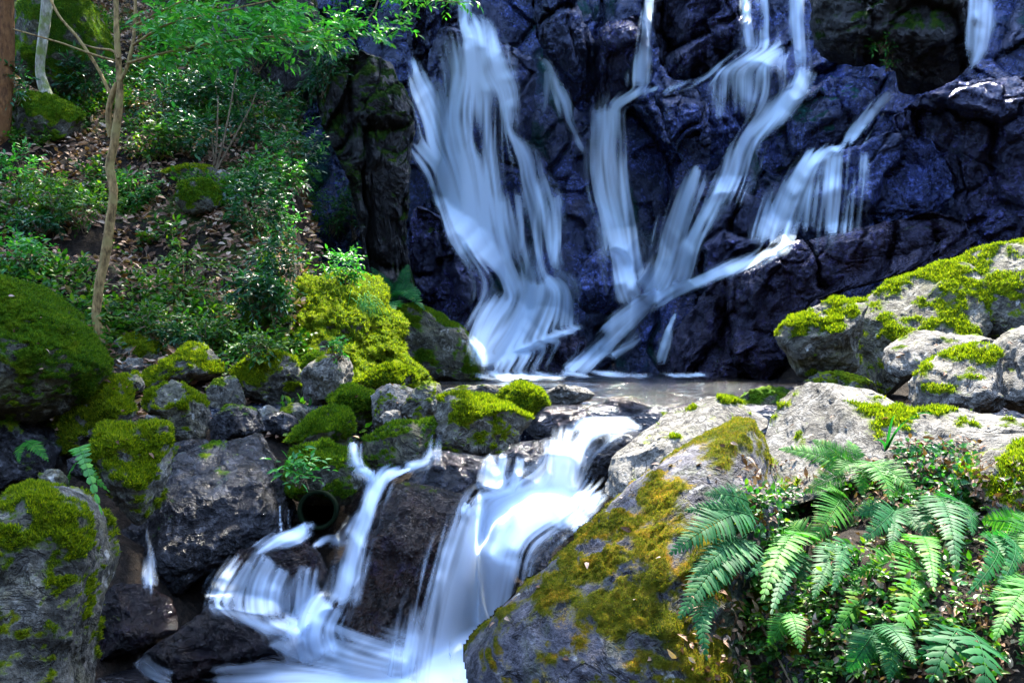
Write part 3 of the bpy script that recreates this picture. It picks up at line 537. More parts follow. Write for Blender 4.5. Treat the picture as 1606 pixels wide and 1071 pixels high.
for key, lab, out, D, th, mat, moss, grp, lv, tf in B:
    tm = 'mossgold' if key in ('r38', 'r47') else ('mossdark' if mat in ('full', 'wet', 'butt') and key not in ('r51', 'r24', 'r26') else 'mossblade')
    small = key[0] == 'r' and key in ('r9', 'r11', 'r13', 'r35', 's3', 's2')
    if key[0] == 's':                                          # slope rocks sit on the ground they are seen on
        q = np.array(out, float); D = ground_depth(q[:, 0].mean(), q[:, 1].max() - 4) - 0.05
    rock(key, 'stone' if ' stone' in lab else 'boulder', lab, 'stone' if ' stone' in lab else 'boulder', mat, out, D, th, moss, level=lv, facets=0 if key == 'r38' else (3 if moss > 0.45 else 5),
         group=grp, tuft=tf, tuftmat=tm, tuftlen=0.008 if key in ('r38', 'r47') else 0.013 if key in ('r1', 'r15') else 0.017, rough=0.8 if key in ('r39', 'r36') else (2.6 if key in ('r51', 'r53') else (0.6 if key == 'r38' else 0.7)),
         lean={'r39': 1.1, 'r37': 0.9, 'r38': 0.55, 'r43': 0.8, 'r44': 0.8, 'r45': 0.7, 'r41': 0.7, 'r42': 0.6, 'r40': 0.3, 'r46': 0.8, 'r51': 1.0, 'r22': 0.35, 'r36': 0.8, 'r14': 0.5}.get(key, 0.15 if key[0] == 'r' else 0.3))

# ---- round dark spot in the dam: shadow shaped as an added black tube
def tube(path, rad, n=10, closed=False):
    """verts, quads of a tube round a path (k,3) with radius array"""
    path = np.asarray(path, float); k = len(path); rad = np.broadcast_to(np.asarray(rad, float), (k,))
    t = np.gradient(path, axis=0); t /= np.linalg.norm(t, axis=1)[:, None] + 1e-9
    a = np.cross(t, [0.31, 0.87, 0.12]); a /= np.linalg.norm(a, axis=1)[:, None] + 1e-9; b = np.cross(t, a)
    an = np.linspace(0, 2 * math.pi, n, endpoint=False)
    V = path[:, None] + rad[:, None, None] * (np.cos(an)[None, :, None] * a[:, None] + np.sin(an)[None, :, None] * b[:, None])
    i = np.arange(k * n).reshape(k, n); j = np.roll(i, -1, 1)
    return V.reshape(-1, 3), np.stack([i[:-1], j[:-1], j[1:], i[1:]], -1).reshape(-1, 4)
pc = W(498, 800, 5.75)
ax = pc - EYE + np.array([0.3, 0, 0.2]); ax /= np.linalg.norm(ax)
prof = [(0.115, 0.0), (0.103, -0.012), (0.092, 0.0), (0.090, 0.25), (0.088, 0.6), (0.002, 0.62)]
outp = [(0.112, 0.62), (0.115, 0.3)] + prof
va, fa = tube(np.array([pc + ax * 0]), [0.1]) if False else (None, None)
an = np.linspace(0, 2 * math.pi, 48, endpoint=False); s_ = np.cross(ax, [0, 0, 1]); s_ /= np.linalg.norm(s_); u_ = np.cross(s_, ax)
pv = np.concatenate([pc + ax * d + r_ * (1 + 0.03 * pnoise(np.stack([np.cos(an) * 2, np.sin(an) * 2, an * 0 + d * 5], -1)))[:, None] * (np.cos(an)[:, None] * s_ + np.sin(an)[:, None] * u_) for r_, d in outp])
i_ = np.arange(len(outp) * 48).reshape(len(outp), 48); j_ = np.roll(i_, -1, 1)
hole = mesh('shadow_hollow', pv, [np.stack([i_[:-1], j_[:-1], j_[1:], i_[1:]], -1).reshape(-1, 4)], plain('shadow_black', (0.004, 0.008, 0.003), 1.0), loc=pc - np.array([0, 0, 0.115]))
tag(hole, 'round black shadow hollow, an added tube, under mossy stone', 'hole')
# ------------------------------------------------------------------ water
pxs = np.concatenate([np.linspace(560, 1400, 120)])
pool_x = np.linspace(-2.6, 4.6, 90); pool_y = np.linspace(6.75, 15.6, 120)
gx_, gy_ = np.meshgrid(pool_x, pool_y)
rip = -0.5 * sstep(7.15, 6.75, gy_) + 0.006 * fbm(np.stack([gx_ * 2.2, gy_ * 4, gx_ * 0], -1), 3)
pool = mesh('pool_water', np.stack([gx_, gy_, POOL_Z + rip], -1).reshape(-1, 3), [grid_faces(90, 120)], M['pool'])
tag(pool, kind='structure')
sx_, sy_ = np.meshgrid(np.linspace(-2.6, 0.9, 70), np.linspace(0.5, 5.9, 90))
sv_ = np.stack([sx_, sy_, 0.0 + 0.012 * fbm(np.stack([sx_ * 3, sy_ * 4, sx_ * 0], -1), 3)], -1).reshape(-1, 3)
stream = mesh('stream_water', sv_, [grid_faces(70, 90)], M['pool']); tag(stream, kind='structure')

bpy.context.view_layer.update()
DG = bpy.context.evaluated_depsgraph_get()
def hit(px, py, far=60.0):
    d = W(px, py, 1.0) - EYE; L = np.linalg.norm(d)
    ok, loc, nrm, idx, ob, mt = SC.ray_cast(DG, Vector(EYE), Vector(d / L), distance=far)
    if not ok: return None
    return np.array(loc), np.array(nrm), loc[1]
def bilin(A, y, x):
    h, w = A.shape[:2]; y = np.clip(y, 0, h - 1.001); x = np.clip(x, 0, w - 1.001); i = y.astype(int); j = x.astype(int); fy = y - i; fx = x - j
    if A.ndim == 3: fy = fy[..., None]; fx = fx[..., None]
    return (A[i, j] * (1 - fx) + A[i, j + 1] * fx) * (1 - fy) + (A[i + 1, j] * (1 - fx) + A[i + 1, j + 1] * fx) * fy
def gblur(a, sg):
    w = int(3 * sg) + 1; kk = np.exp(-0.5 * (np.arange(-w, w + 1) / sg) ** 2); kk /= kk.sum()
    for ax in (0, 1):
        pad = [(0, 0), (0, 0)]; pad[ax] = (w, w); b = np.pad(a, pad, 'edge'); n = a.shape[ax]
        a = sum(kk[q] * (b[q:q + n] if ax == 0 else b[:, q:q + n]) for q in range(2 * w + 1))
    return a
def minf(a, k):
    for ax in (0, 1):
        pad = [(0, 0), (0, 0)]; pad[ax] = (k, k); b = np.pad(a, pad, 'edge'); n = a.shape[ax]
        a = np.min([b[q:q + n] if ax == 0 else b[:, q:q + n] for q in range(2 * k + 1)], axis=0)
    return a
def lic(vx, vy, scale, steps, r):
    """streaks that follow the flow: noise averaged along the stream lines"""
    h, w = vx.shape; N = r.normal(size=(h, w))
    if scale > 0.3: N = gblur(N, scale)
    V = np.stack([vy, vx], -1); Y, X = np.meshgrid(np.arange(h, dtype=float), np.arange(w, dtype=float), indexing='ij')
    acc = N.copy(); tot = 1.0
    for sg in (1, -1):
        y, x = Y.copy(), X.copy()
        for k in range(steps):
            d = bilin(V, y, x); y = y + sg * d[..., 0]; x = x + sg * d[..., 1]; wt = 0.5 + 0.5 * math.cos(math.pi * k / steps); acc += wt * bilin(N, y, x); tot += wt
    acc /= acc.std() + 1e-9
    return acc
def waterfall(name, label, cat, ribbons, mat='fall', off=0.04, group=None, step=2.0, grav=0.15, steps=34, streak=0.52, soft=1.0, dmin=3.0):
    """a film of water over whatever rock lies along the drawn streams: rows (px, py, half width, density).
    Real geometry laid on the rock; its density falls off softly from each stream and is broken by streaks along the flow."""
    r = np.random.default_rng(len(label or 'foam'))
    A = np.concatenate([np.asarray(q, float) for q in ribbons]); pad = A[:, 2].max() * 1.2 + 6
    x0, x1 = (A[:, 0] - A[:, 2] * 1.6).min() - 6, (A[:, 0] + A[:, 2] * 1.6).max() + 6; y0, y1 = (A[:, 1] - A[:, 2] * 0.8).min() - 4, min((A[:, 1] + A[:, 2] * 0.8).max() + 4, 599 if dmin > 9 else 1100)
    gx_ = np.arange(x0, x1, step); gy_ = np.arange(y0, y1, step); X, Y = np.meshgrid(gx_, gy_); h, w = X.shape
    q = np.stack([X / 26, Y / 60, X * 0 + len(ribbons)], -1); WX = X + 4.0 * pnoise(q) + 1.6 * pnoise(q * 3.1); WY = Y + 3 * pnoise(q + 30)
    T = np.ones((h, w)); FX = np.zeros((h, w)); FY = np.full((h, w), 1e-3)
    for rb in ribbons:
        C = np.asarray(rb, float); Lp = np.linalg.norm(np.diff(C[:, :2], axis=0), axis=1).sum(); n = max(8, int(Lp / 3)); R = catmull(C, n)
        R[:, 2] = np.maximum(R[:, 2], 1.2); t = np.gradient(R[:, :2], axis=0); t /= np.linalg.norm(t, axis=1)[:, None] + 1e-9
        m = R[:, 2].max() * 1.8 + 5
        j0, j1 = np.searchsorted(gx_, [R[:, 0].min() - m, R[:, 0].max() + m]); i0, i1 = np.searchsorted(gy_, [R[:, 1].min() - m, R[:, 1].max() + m])
        if j1 <= j0 or i1 <= i0: continue
        wx = WX[i0:i1, j0:j1].ravel(); wy = WY[i0:i1, j0:j1].ravel(); bd = np.full(len(wx), 9e9); bi = np.zeros(len(wx), int)
        for k in range(n):
            d2 = ((wx - R[k, 0]) ** 2 + (wy - R[k, 1]) ** 2) / R[k, 2] ** 2; mm = d2 < bd; bd[mm] = d2[mm]; bi[mm] = k
        f = np.linspace(0, 1, n); ends = sstep(0, min(0.12, 14 / Lp), f) * 0.9 * sstep(0, min(0.16, 20 / Lp), 1 - f) + 0.1
        pr = np.clip(np.exp(-bd * 1.7 / soft) - math.exp(-1.7 * 2.6), 0, 1)
        wgt = (R[bi, 3] * ends[bi] * pr).reshape(i1 - i0, j1 - j0)
        T[i0:i1, j0:j1] *= 1 - np.clip(wgt, 0, 0.985)
        FX[i0:i1, j0:j1] += (wgt * t[bi, 0].reshape(wgt.shape)); FY[i0:i1, j0:j1] += (wgt * t[bi, 1].reshape(wgt.shape))
    dens = np.clip(1 - T ** 1.35, 0, 1)
    FX = gblur(FX, 2.0); FY = gblur(FY, 2.0) + grav * dens + 1e-4; ln = np.hypot(FX, FY); FX /= ln; FY /= ln
    a1 = lic(FX, FY, 0.7, steps, r); a2 = lic(FX, FY, 2.0, steps, r); a3 = lic(FX, FY, 5.0, steps, r)
    st = 0.8 * a1 + 0.6 * a2 + 0.35 * a3
    al = np.clip(dens + streak * st * np.sqrt(np.clip(dens, 0, 1)) * (1.15 - dens) * 1.2, 0, 0.95) * sstep(0.0, 0.10, dens)
    D = np.full((h, w), np.nan); need = minf(-dens, 3) < -0.015
    for i, j in zip(*np.nonzero(need)):
        hh = hit(X[i, j], Y[i, j])
        if hh is not None and hh[2] > dmin: D[i, j] = hh[2]
    ok = ~np.isnan(D); D = np.where(ok, D, 99.0)
    for _ in range(200):
        if D.max() < 99: break
        D = np.where(D < 99, D, minf(D, 1))
    raw = D.copy()
    Dm = minf(D, 2)
    if True:
        for i in range(1, h): Dm[i] = np.where(need[i - 1] & need[i], np.minimum(Dm[i], Dm[i - 1] + 0.0015 * step), Dm[i])   # falling water never tucks back under an overhang
    Ds = gblur(Dm, 3.0)
    for _ in range(2): Ds = Ds - 1.3 * gblur(-minf(-np.clip(Ds - raw + 0.01, 0, 0.5), 2), 1.5)
    lim = (0.03 if dmin > 9 else 0.07) * step * float(np.median(Ds)) / 8.0
    for _ in range(40): Ds = np.minimum(Ds, minf(Ds, 1) + lim)
    Ds = gblur(Ds, 1.2)
    D = Ds - off * (0.35 + 0.65 * dens) - 0.004 * a3 * dens
    V = W(X, Y, D).reshape(-1, 3); F_ = grid_faces(w, h)[:, ::-1]
    dm = D.ravel()[F_]; am = al.ravel()[F_]; F_ = F_[(am.max(1) > 0.012) & (dm.max(1) - dm.min(1) < 0.6) & ok.ravel()[F_].all(1)]
    used, inv = np.unique(F_.ravel(), return_inverse=True); V = V[used]; F_ = inv.reshape(-1, 4)
    base = [V[:, 0].mean(), V[:, 1].mean(), V[:, 2].min()]
    o = mesh(name, V, [F_], M[mat], attrs={'dens': al.ravel()[used]}, loc=base)
    return tag(o, label, cat, group)
GW = 'strands of the main waterfall'
WF = []
WF.append(dict(label='tall white fall spreading over the rounded dome at left', ribbons=[
 [(728,-40,9,.9),(729,0,9,.9),(730,40,11,.95),(740,56,26,.9),(745,85,38,.85),(750,105,45,.85),(757,140,48,.55),(758,185,50,.34),(758,240,46,.26),(762,300,44,.24),(775,360,50,.24),(800,420,56,.24),(810,455,54,.22)],
 [(735,58,12,.8),(738,90,20,.8),(735,115,22,.7),(722,150,16,.75),(716,190,16,.7),(722,230,22,.65),(735,280,32,.7),(745,330,38,.75),(757,370,34,.7)],
 [(760,110,20,.6),(772,125,26,.6),(790,140,16,.6),(800,175,10,.45),(803,205,10,.4)],
 [(725,115,12,.5),(718,150,10,.6),(708,190,12,.6),(716,230,14,.5)],
 [(643,86,6,.8),(655,120,13,.8),(672,150,22,.75),(688,185,32,.62),(700,225,40,.5),(712,260,36,.5),(725,310,30,.5)],
 [(648,226,5,.8),(666,238,14,.9),(690,262,20,.9),(706,300,20,.95),(722,340,22,1),(742,375,24,1),(762,398,24,1),(788,422,22,1),(806,446,20,1),(826,462,26,1)],
 [(720,232,26,.6),(735,260,34,.6),(745,300,34,.65),(752,350,32,.7),(760,390,26,.6)],
 [(792,181,3,.7),(800,205,6,.7),(812,228,11,.7),(824,252,20,.7),(830,282,22,.6),(838,305,30,.7),(846,335,32,.55),(848,372,32,.4),(850,405,30,.35),(862,435,28,.3)],
 [(788,310,10,.5),(786,340,14,.5),(788,380,16,.45),(795,420,20,.4)],
 [(842,440,22,1),(834,468,42,.95),(820,498,58,.85),(802,525,54,.85),(782,548,36,.8),(768,564,22,.7)],
 [(800,470,12,.8),(775,492,18,.85),(760,520,18,.8),(752,562,16,.7)],
 [(712,150,5,.7),(706,200,5,.7),(712,250,7,.7),(724,300,7,.6)],[(780,130,6,.6),(792,170,6,.6),(796,215,5,.5)],[(745,240,6,.6),(752,300,7,.6),(765,360,9,.7),(782,410,9,.7)],[(772,300,5,.5),(785,360,6,.5),(800,410,8,.5)],
 [(735,150,4,.5),(738,200,4,.5),(742,240,4,.4)],[(815,300,5,.6),(818,350,6,.6),(815,400,6,.5)],[(868,300,5,.5),(872,360,6,.5),(868,420,7,.5)],
 [(742,588,5,.3),(800,590,7,.4),(870,589,6,.35),(940,587,5,.3),(1040,588,4,.25),(1110,588,3,.2)],
 [(850,440,12,.8),(880,450,20,.5),(888,480,18,.55),(884,520,18,.5)],
 [(748,566,7,.9),(795,556,9,1),(840,540,9,.9),(880,523,7,.8),(912,513,5,.7)]]))
WF.append(dict(label='narrow arching spout dropping onto a ledge and on down the middle', ribbons=[
 [(1022,-20,4,.9),(1016,30,8,.9),(1009,70,9,.85),(1004,105,13,.9),(1003,142,20,.9)],
 [(1034,136,5,.6),(1000,150,9,.85),(972,162,12,.85),(955,172,14,.8)],
 [(955,164,24,.85),(955,200,24,.65),(951,240,25,.65),(955,280,28,.7),(962,320,26,.9),(970,360,26,.9),(976,400,28,.85),(985,440,26,.8),(998,472,22,.8)],
 [(938,170,8,.8),(936,230,8,.7),(938,290,10,.8),(950,330,14,.9),(966,370,16,.9),(976,420,14,.8)],
 [(970,168,8,.6),(974,230,8,.4),(975,280,10,.5),(985,340,10,.5)]]))
WF.append(dict(label='triple fall at the top that runs on as a long diagonal chute', ribbons=[
 [(1167,-20,8,.75),(1170,40,8,.75),(1177,82,10,.8)],
 [(1198,-20,14,.75),(1201,40,14,.8),(1202,84,18,.9)],
 [(1249,-20,14,.8),(1251,40,14,.85),(1256,105,15,.85)],
 [(1235,86,12,.7),(1195,90,18,.8),(1140,107,12,.5),(1085,128,9,.45),(1035,145,8,.4)],
 [(1208,88,26,.7),(1215,115,30,.5),(1212,150,30,.42),(1196,190,30,.35)],
 [(1150,105,34,.35),(1150,140,36,.3),(1150,190,30,.2)],
 [(1264,104,13,.9),(1252,135,15,.95),(1226,165,18,1),(1196,192,17,1),(1172,214,15,.9),(1156,240,19,.85),(1148,266,21,.75),(1131,296,19,.85),(1112,330,15,.9),(1095,360,14,.8),(1081,392,13,.7),(1072,420,15,.7),(1062,448,18,.7)],
 [(1098,258,4,.8),(1088,285,14,.9),(1071,330,22,.9),(1056,370,28,.85),(1046,410,30,.85),(1030,442,30,.9),(1008,466,28,.9)],
 [(1150,240,6,.6),(1135,280,8,.7),(1118,318,7,.8),(1090,362,7,.8),(1060,400,8,.7)]]))
WF.append(dict(label='lower diagonal fall with a thin curtain on the right, above the ramp', ribbons=[
 [(1400,148,7,.8),(1380,165,11,.9),(1356,195,11,.95),(1340,216,14,.9),(1332,230,10,.7)],
 [(1322,229,5,.7),(1290,240,9,1),(1266,262,15,1),(1246,290,21,.95),(1230,320,27,.85),(1216,355,32,.75),(1204,390,28,.6)],
 [(1305,236,40,.35),(1300,280,44,.35),(1296,320,46,.36),(1290,368,46,.3)],
 [(1340,232,20,.2),(1338,280,22,.22),(1330,340,22,.15)],
 [(1236,384,8,.8),(1190,405,10,.95),(1140,425,11,1),(1090,442,10,.9),(1050,458,12,.9),(1000,482,13,.9),(962,505,10,.85),(935,520,8,.7)],
 [(1040,462,12,.9),(1000,486,16,.9),(965,508,16,.8),(948,530,14,.6)],
 [(1010,484,9,.8),(977,520,11,.85),(942,545,13,.85),(905,574,14,.8),(890,584,10,.6)],
 [(960,560,8,.5),(985,540,8,.5),(1005,520,6,.4)]]))
WF.append(dict(label='small thread of water trickling down the ramp into the pool', ribbons=[[(1062,488,3,.7),(1050,515,5,.7),(1040,545,8,.7),(1030,574,10,.6)]]))
WF.append(dict(label='thin broken strand between the tall white fall and the middle fall', ribbons=[
 [(845,88,4,.7),(862,105,8,.7),(873,135,8,.7),(885,162,10,.75),(893,192,6,.55),(904,212,4,.5),(918,243,6,.5)],
 [(862,110,10,.3),(858,150,8,.4),(850,180,6,.3)]]))
WF.append(dict(label='far right spout falling past the mossy block at the top', ribbons=[
 [(1544,-20,16,.75),(1544,20,15,.8),(1541,55,12,.8),(1534,85,9,.8),(1522,112,5,.7)],
 [(1524,-20,7,.6),(1522,30,6,.6),(1520,85,6,.5)],[(1533,-20,12,.25),(1532,40,11,.25),(1528,90,9,.25)]]))
WF[0]['ribbons'] += [[(790,300,36,.2),(805,360,44,.2),(825,420,44,.18)]]
WF[2]['ribbons'] += [[(1180,215,24,.2),(1160,270,26,.25),(1140,320,20,.2)]]
for w_ in WF: waterfall('waterfall', w_['label'], 'waterfall', w_['ribbons'], group=GW, dmin=10.0)
GK = 'cascades below the pool'
KF = []
KF.append(dict(dmin=4.55, label='wide silky cascade plunging past the tall brown rock in the foreground', ribbons=[
 [(886,690,26,.9),(884,720,30,1),(880,752,36,1),(868,780,60,1),(838,800,80,1)],
 [(912,768,30,.9),(870,785,30,1),(820,795,42,1),(785,808,46,1),(768,835,50,1.2),(756,870,56,1.3),(744,905,62,1.3),(732,950,66,1.3),(720,1000,72,1.2),(710,1050,78,1.2),(702,1100,80,1.2)],
 [(800,870,22,.6),(795,905,28,.6),(785,950,28,.5),(770,1010,30,.45),(755,1060,30,.4)],
 [(945,776,6,.9),(915,786,14,.9),(868,800,22,.85),(828,822,24,.75),(800,850,22,.6),(785,868,18,.5)],
 [(738,790,8,.6),(730,802,8,.8),(760,800,16,.9)],
 [(1015,668,5,.6),(975,666,11,.85),(930,672,16,.9),(903,684,18,.9)],
 [(975,668,14,.5),(940,690,18,.4),(915,712,16,.45),(905,740,14,.5)]]))
KF.append(dict(label='row of little white falls left of the silky cascade', ribbons=[
 [(772,712,7,.3),(767,740,12,.6),(762,772,18,.8)],[(795,712,8,.5),(788,740,10,.65),(780,772,15,.8)],[(815,715,6,.5),(810,745,8,.55),(806,772,11,.7)],[(745,782,8,.8),(775,778,9,.9),(815,768,9,.8)]]))
KF.append(dict(label='left cascade running down beside the tall brown rock', ribbons=[
 [(655,728,5,.7),(630,738,8,.8),(606,746,13,.9),(594,760,15,.9),(583,785,17,.9),(574,815,18,.8),(560,848,20,.75),(550,880,22,.8),(542,915,22,.8),(532,950,24,.7)],
 [(560,735,7,.7),(580,745,9,.8),(594,765,9,.8)],
 [(575,790,7,.6),(556,815,10,.7),(540,838,10,.6),(520,860,9,.6)],
 [(545,852,6,.7),(515,846,7,.7),(492,858,5,.5)],
 [(486,826,10,.7),(465,836,14,.7),(430,846,14,.5),(395,862,14,.3)],
 [(520,940,26,.8),(500,965,34,.8),(490,1000,40,.7),(505,1040,50,.6)]]))
KF.append(dict(label='fringe of water threads falling off the rounded brown rock', ribbons=[
 [(395,880,24,.12),(372,902,26,.3),(354,924,26,.55),(340,948,24,.6)],[(440,885,40,.1),(424,910,44,.3),(416,940,46,.5),(420,970,46,.55)],
 [(488,885,20,.1),(482,910,22,.3),(478,945,22,.45),(474,975,22,.5)],[(330,948,8,.5),(360,960,9,.5),(400,975,10,.5),(450,985,12,.6),(480,1000,14,.6)]]))
KF.append(dict(label='small fall between the pointed mossy boulder and its dark neighbour', ribbons=[[(560,692,9,.25),(559,712,11,.45),(561,734,14,.6)],[(556,732,9,.5),(570,741,11,.6),(588,750,12,.6)]]))
KF.append(dict(label='small fall sliding down beside the broad moss striped boulder', ribbons=[[(682,680,9,.25),(680,700,10,.42),(676,724,12,.55)],[(678,724,9,.5),(655,730,9,.6),(636,736,10,.6)]]))
KF.append(dict(label='dim thin fall in the black gap left of the wet slab', ribbons=[[(229,826,4,.35),(232,860,6,.35),(235,890,10,.55),(236,924,11,.6)]]))
KF.append(dict(label='dripping threads beside the mouth of the drain pipe', ribbons=[[(441,790,1.5,.5),(441,838,1.5,.6)],[(454,795,2,.6),(453,835,2,.7)]]))
for w_ in KF: waterfall('cascade', w_['label'], 'cascade', w_['ribbons'], mat='cascade', group=GK, step=2.2, streak=0.42, dmin=w_.get('dmin', 3.0))
# foam drifting on the stream below the cascades
fm = waterfall('stream_foam', None, None, [[(440,985,26,.5),(520,1025,50,.6),(600,1052,56,.6),(700,1075,56,.7)],[(330,1072,22,.5),(430,1066,26,.6),(540,1066,34,.6),(650,1078,36,.7)],[(215,1030,10,.3),(235,1050,14,.6),(275,1066,12,.5)]], mat='cascade', off=0.02, step=2.5, grav=0.0)
tag(fm, kind='structure')
# ------------------------------------------------------------------ plants
UP = np.array([0, 0, 1.0])
def unit(a): return a / (np.linalg.norm(a, axis=-1, keepdims=True) + 1e-9)
def leaf_geo(P, d, n, L, wr=0.36, fold=0.18, curl=0.15):
    """pointed folded leaves: base points P, directions d, face normals n, lengths L -> verts, quads"""
    P = np.asarray(P); k = len(P); d = unit(d); s = unit(np.cross(d, n)); n = unit(np.cross(s, d)); L = np.broadcast_to(L, (k,))[:, None]
    w = L * wr * 0.5
    def pt(a, b, c): return P + d * L * a + s * w * b + n * (c * L)
    V = np.stack([pt(0, 0, 0), pt(.3, 1, fold * wr - .02), pt(.65, .85, fold * wr - curl * .4), pt(1, 0, -curl), pt(.65, -.85, fold * wr - curl * .4), pt(.3, -1, fold * wr - .02), pt(.4, 0, -.01), pt(.7, 0, -curl * .45)], 1)
    i = (np.arange(k) * 8)[:, None]
    q = np.concatenate([i + np.array([[0, 1, 6, 6]])[:, [0, 1, 2, 2]]], 0) if False else None
    Q = np.concatenate([i + np.array([1, 2, 7, 6]), i + np.array([6, 7, 4, 5])]); T = np.concatenate([i + np.array([0, 1, 6]), i + np.array([0, 6, 5]), i + np.array([2, 3, 7]), i + np.array([7, 3, 4])])
    return V.reshape(-1, 3), [Q, T]
def merge(parts):
    Vs, F3, F4, k = [], [], [], 0
    for V, fs in parts:
        for f in fs: (F3 if f.shape[1] == 3 else F4).append(f + k)
        Vs.append(V); k += len(V)
    return np.concatenate(Vs), [np.concatenate(x) for x in (F4, F3) if x]
def sprays(base, d, length, nleaf, L, r, wr=0.36, tilt=0.5):
    """leafy twigs: k twigs from base along d with alternate leaves and a terminal tuft"""
    k = len(base); d = unit(d); s = unit(np.cross(d, UP + r.normal(size=(k, 3)) * 0.15)); ln = np.broadcast_to(length, (k,))
    P, D, N, LL = [], [], [], []
    for j in range(nleaf):
        t = 0.15 + 0.85 * j / max(nleaf - 1, 1); sd = 1 if j % 2 else -1
        droop = -UP * (0.12 * ln * t * t)[:, None]
        P.append(base + d * (ln * t)[:, None] + droop)
        sp = 0.9 if j < nleaf - 1 else 0.1
        D.append(d * 0.65 + s * sd * sp + r.normal(size=(k, 3)) * 0.22 - UP * 0.12)
        N.append(UP + r.normal(size=(k, 3)) * tilt + np.array([0, -0.25, 0])); LL.append(L * r.uniform(0.65, 1.25, k))
    return leaf_geo(np.concatenate(P), np.concatenate(D), np.concatenate(N), np.concatenate(LL), wr)
def stems(paths, r0, r1, mat, name, parent, n=7):
    parts = []
    for p in paths:
        p = catmull(np.asarray(p, float), max(6, 4 * len(p))) if len(p) > 2 else np.asarray(p, float)
        V, q = tube(p, np.linspace(r0, r1, len(p)), n); parts.append((V, [q]))
    V, fs = merge(parts)
    return mesh(name, V, fs, M[mat], parent=parent, loc=list(parent.location))
def depth(px, py, default=11.0):
    h = hit(px, py); return h[2] if h is not None else default

def shrub(name, label, px, py, rx, ry, L, mat, ntw, nleaf=7, dd=0.0, seed=0, group='shrubs on the leafy slope', wr=0.34, D=None, stemmat='twig', thick=0.7, cat='shrub'):
    r = np.random.default_rng(seed + int(px * 7 + py))
    D = (depth(px, min(py + ry * 0.8, 1060)) - 0.15 + dd) if D is None else D
    c = W(px, py, D); ax = rx / F * D; az = ry / F * D
    gz = c[2] - az * 1.15
    o = empty(name, [c[0], c[1] + 0.05, gz], label, cat, group)
    q = unit(r.normal(size=(ntw, 3))) * (r.uniform(0.25, 1, ntw) ** 0.5)[:, None]
    clump = 0.22 * fbm(q * 2.2 + seed, 2)[:, None]
    b = c + q * np.array([ax, max(ax, az) * thick, az]) * (1 + clump)
    d = unit(q * np.array([1, 0.8, 0.6]) + r.normal(size=(ntw, 3)) * 0.45 + np.array([0, -0.25, 0.15]))
    V, fs = sprays(b - d * L * 1.2, d, L * r.uniform(2.0, 3.6, ntw), nleaf, L, r, wr)
    mesh('foliage', V, fs, M[mat], parent=o, smooth=False, loc=list(o.location))
    root = np.array([c[0], c[1] + 0.05, gz])
    ps = [[root + r.normal(size=3) * 0.02, root * 0.55 + b[i] * 0.45 + r.normal(size=3) * 0.04, b[i]] for i in r.choice(ntw, min(9, ntw), replace=False)]
    stems(ps, 0.006 + 0.003 * ax, 0.003, stemmat, 'stem', o, 6)
    return o

# ---- ferns
def frond(base, tip, hw, nrm, npair=26, arch=0.12, wp=0.20, r=None, serr=0.18):
    r = r or rng; base = np.asarray(base); tip = np.asarray(tip); Lf = np.linalg.norm(tip - base); nrm = unit(np.asarray(nrm, float))
    t = np.linspace(0, 1, 24); mid = (base + tip) / 2 + nrm * arch * Lf * 2
    C = (1 - t)[:, None] ** 2 * base + 2 * ((1 - t) * t)[:, None] * mid + (t ** 2)[:, None] * tip
    tan = unit(np.gradient(C, axis=0))
    parts = []
    V, q = tube(C, np.linspace(0.0028, 0.0008, 24), 5); parts.append((V, [q]))
    S = 6; u = np.linspace(0, 1, S)
    wpf = np.array([0.55, 0.95, 1.0, 0.85, 0.55, 0.04])
    for j in range(npair):
        tj = 0.10 + 0.89 * (j / (npair - 1)); i = tj * 23; i0 = int(min(i, 22)); f = i - i0
        p = C[i0] * (1 - f) + C[i0 + 1] * f; tg = tan[i0]
        prof = min(1, 0.55 + tj * 2.2) * (1 - max(0, tj - 0.35) / 0.65) ** 0.8 + 0.06
        L = hw * prof * r.uniform(0.9, 1.08)
        for sd in (-1, 1):
            s = unit(np.cross(tg, nrm)) * sd; n2 = unit(np.cross(tg, np.cross(nrm, tg)) if False else nrm)
            dd = unit(s + tg * (0.32 + 0.25 * tj) + nrm * r.normal() * 0.10 + nrm * 0.12)
            w = Lf / npair * (0.95 if wp is None else wp * 4.6) * 0.5
            line = p + dd * (u * L)[:, None] - nrm * (0.22 * L * u ** 2)[:, None] + tg * (0.10 * L * u ** 2)[:, None]
            wd = tg * w
            sr = 1 + serr * np.array([0, 1, -1, 1, -1, 0])
            lft = line + wd * (wpf * sr)[:, None] - nrm * (0.16 * w * wpf)[:, None]; rgt = line - wd * (wpf * sr)[:, None] - nrm * (0.16 * w * wpf)[:, None]
            VV = np.stack([lft, line, rgt], 1).reshape(-1, 3); k = np.arange(S - 1)[:, None] * 3
            Q = np.concatenate([k + np.array([0, 1, 4, 3]), k + np.array([1, 2, 5, 4])]); parts.append((VV, [Q if sd > 0 else Q[:, ::-1]]))
    return merge(parts)
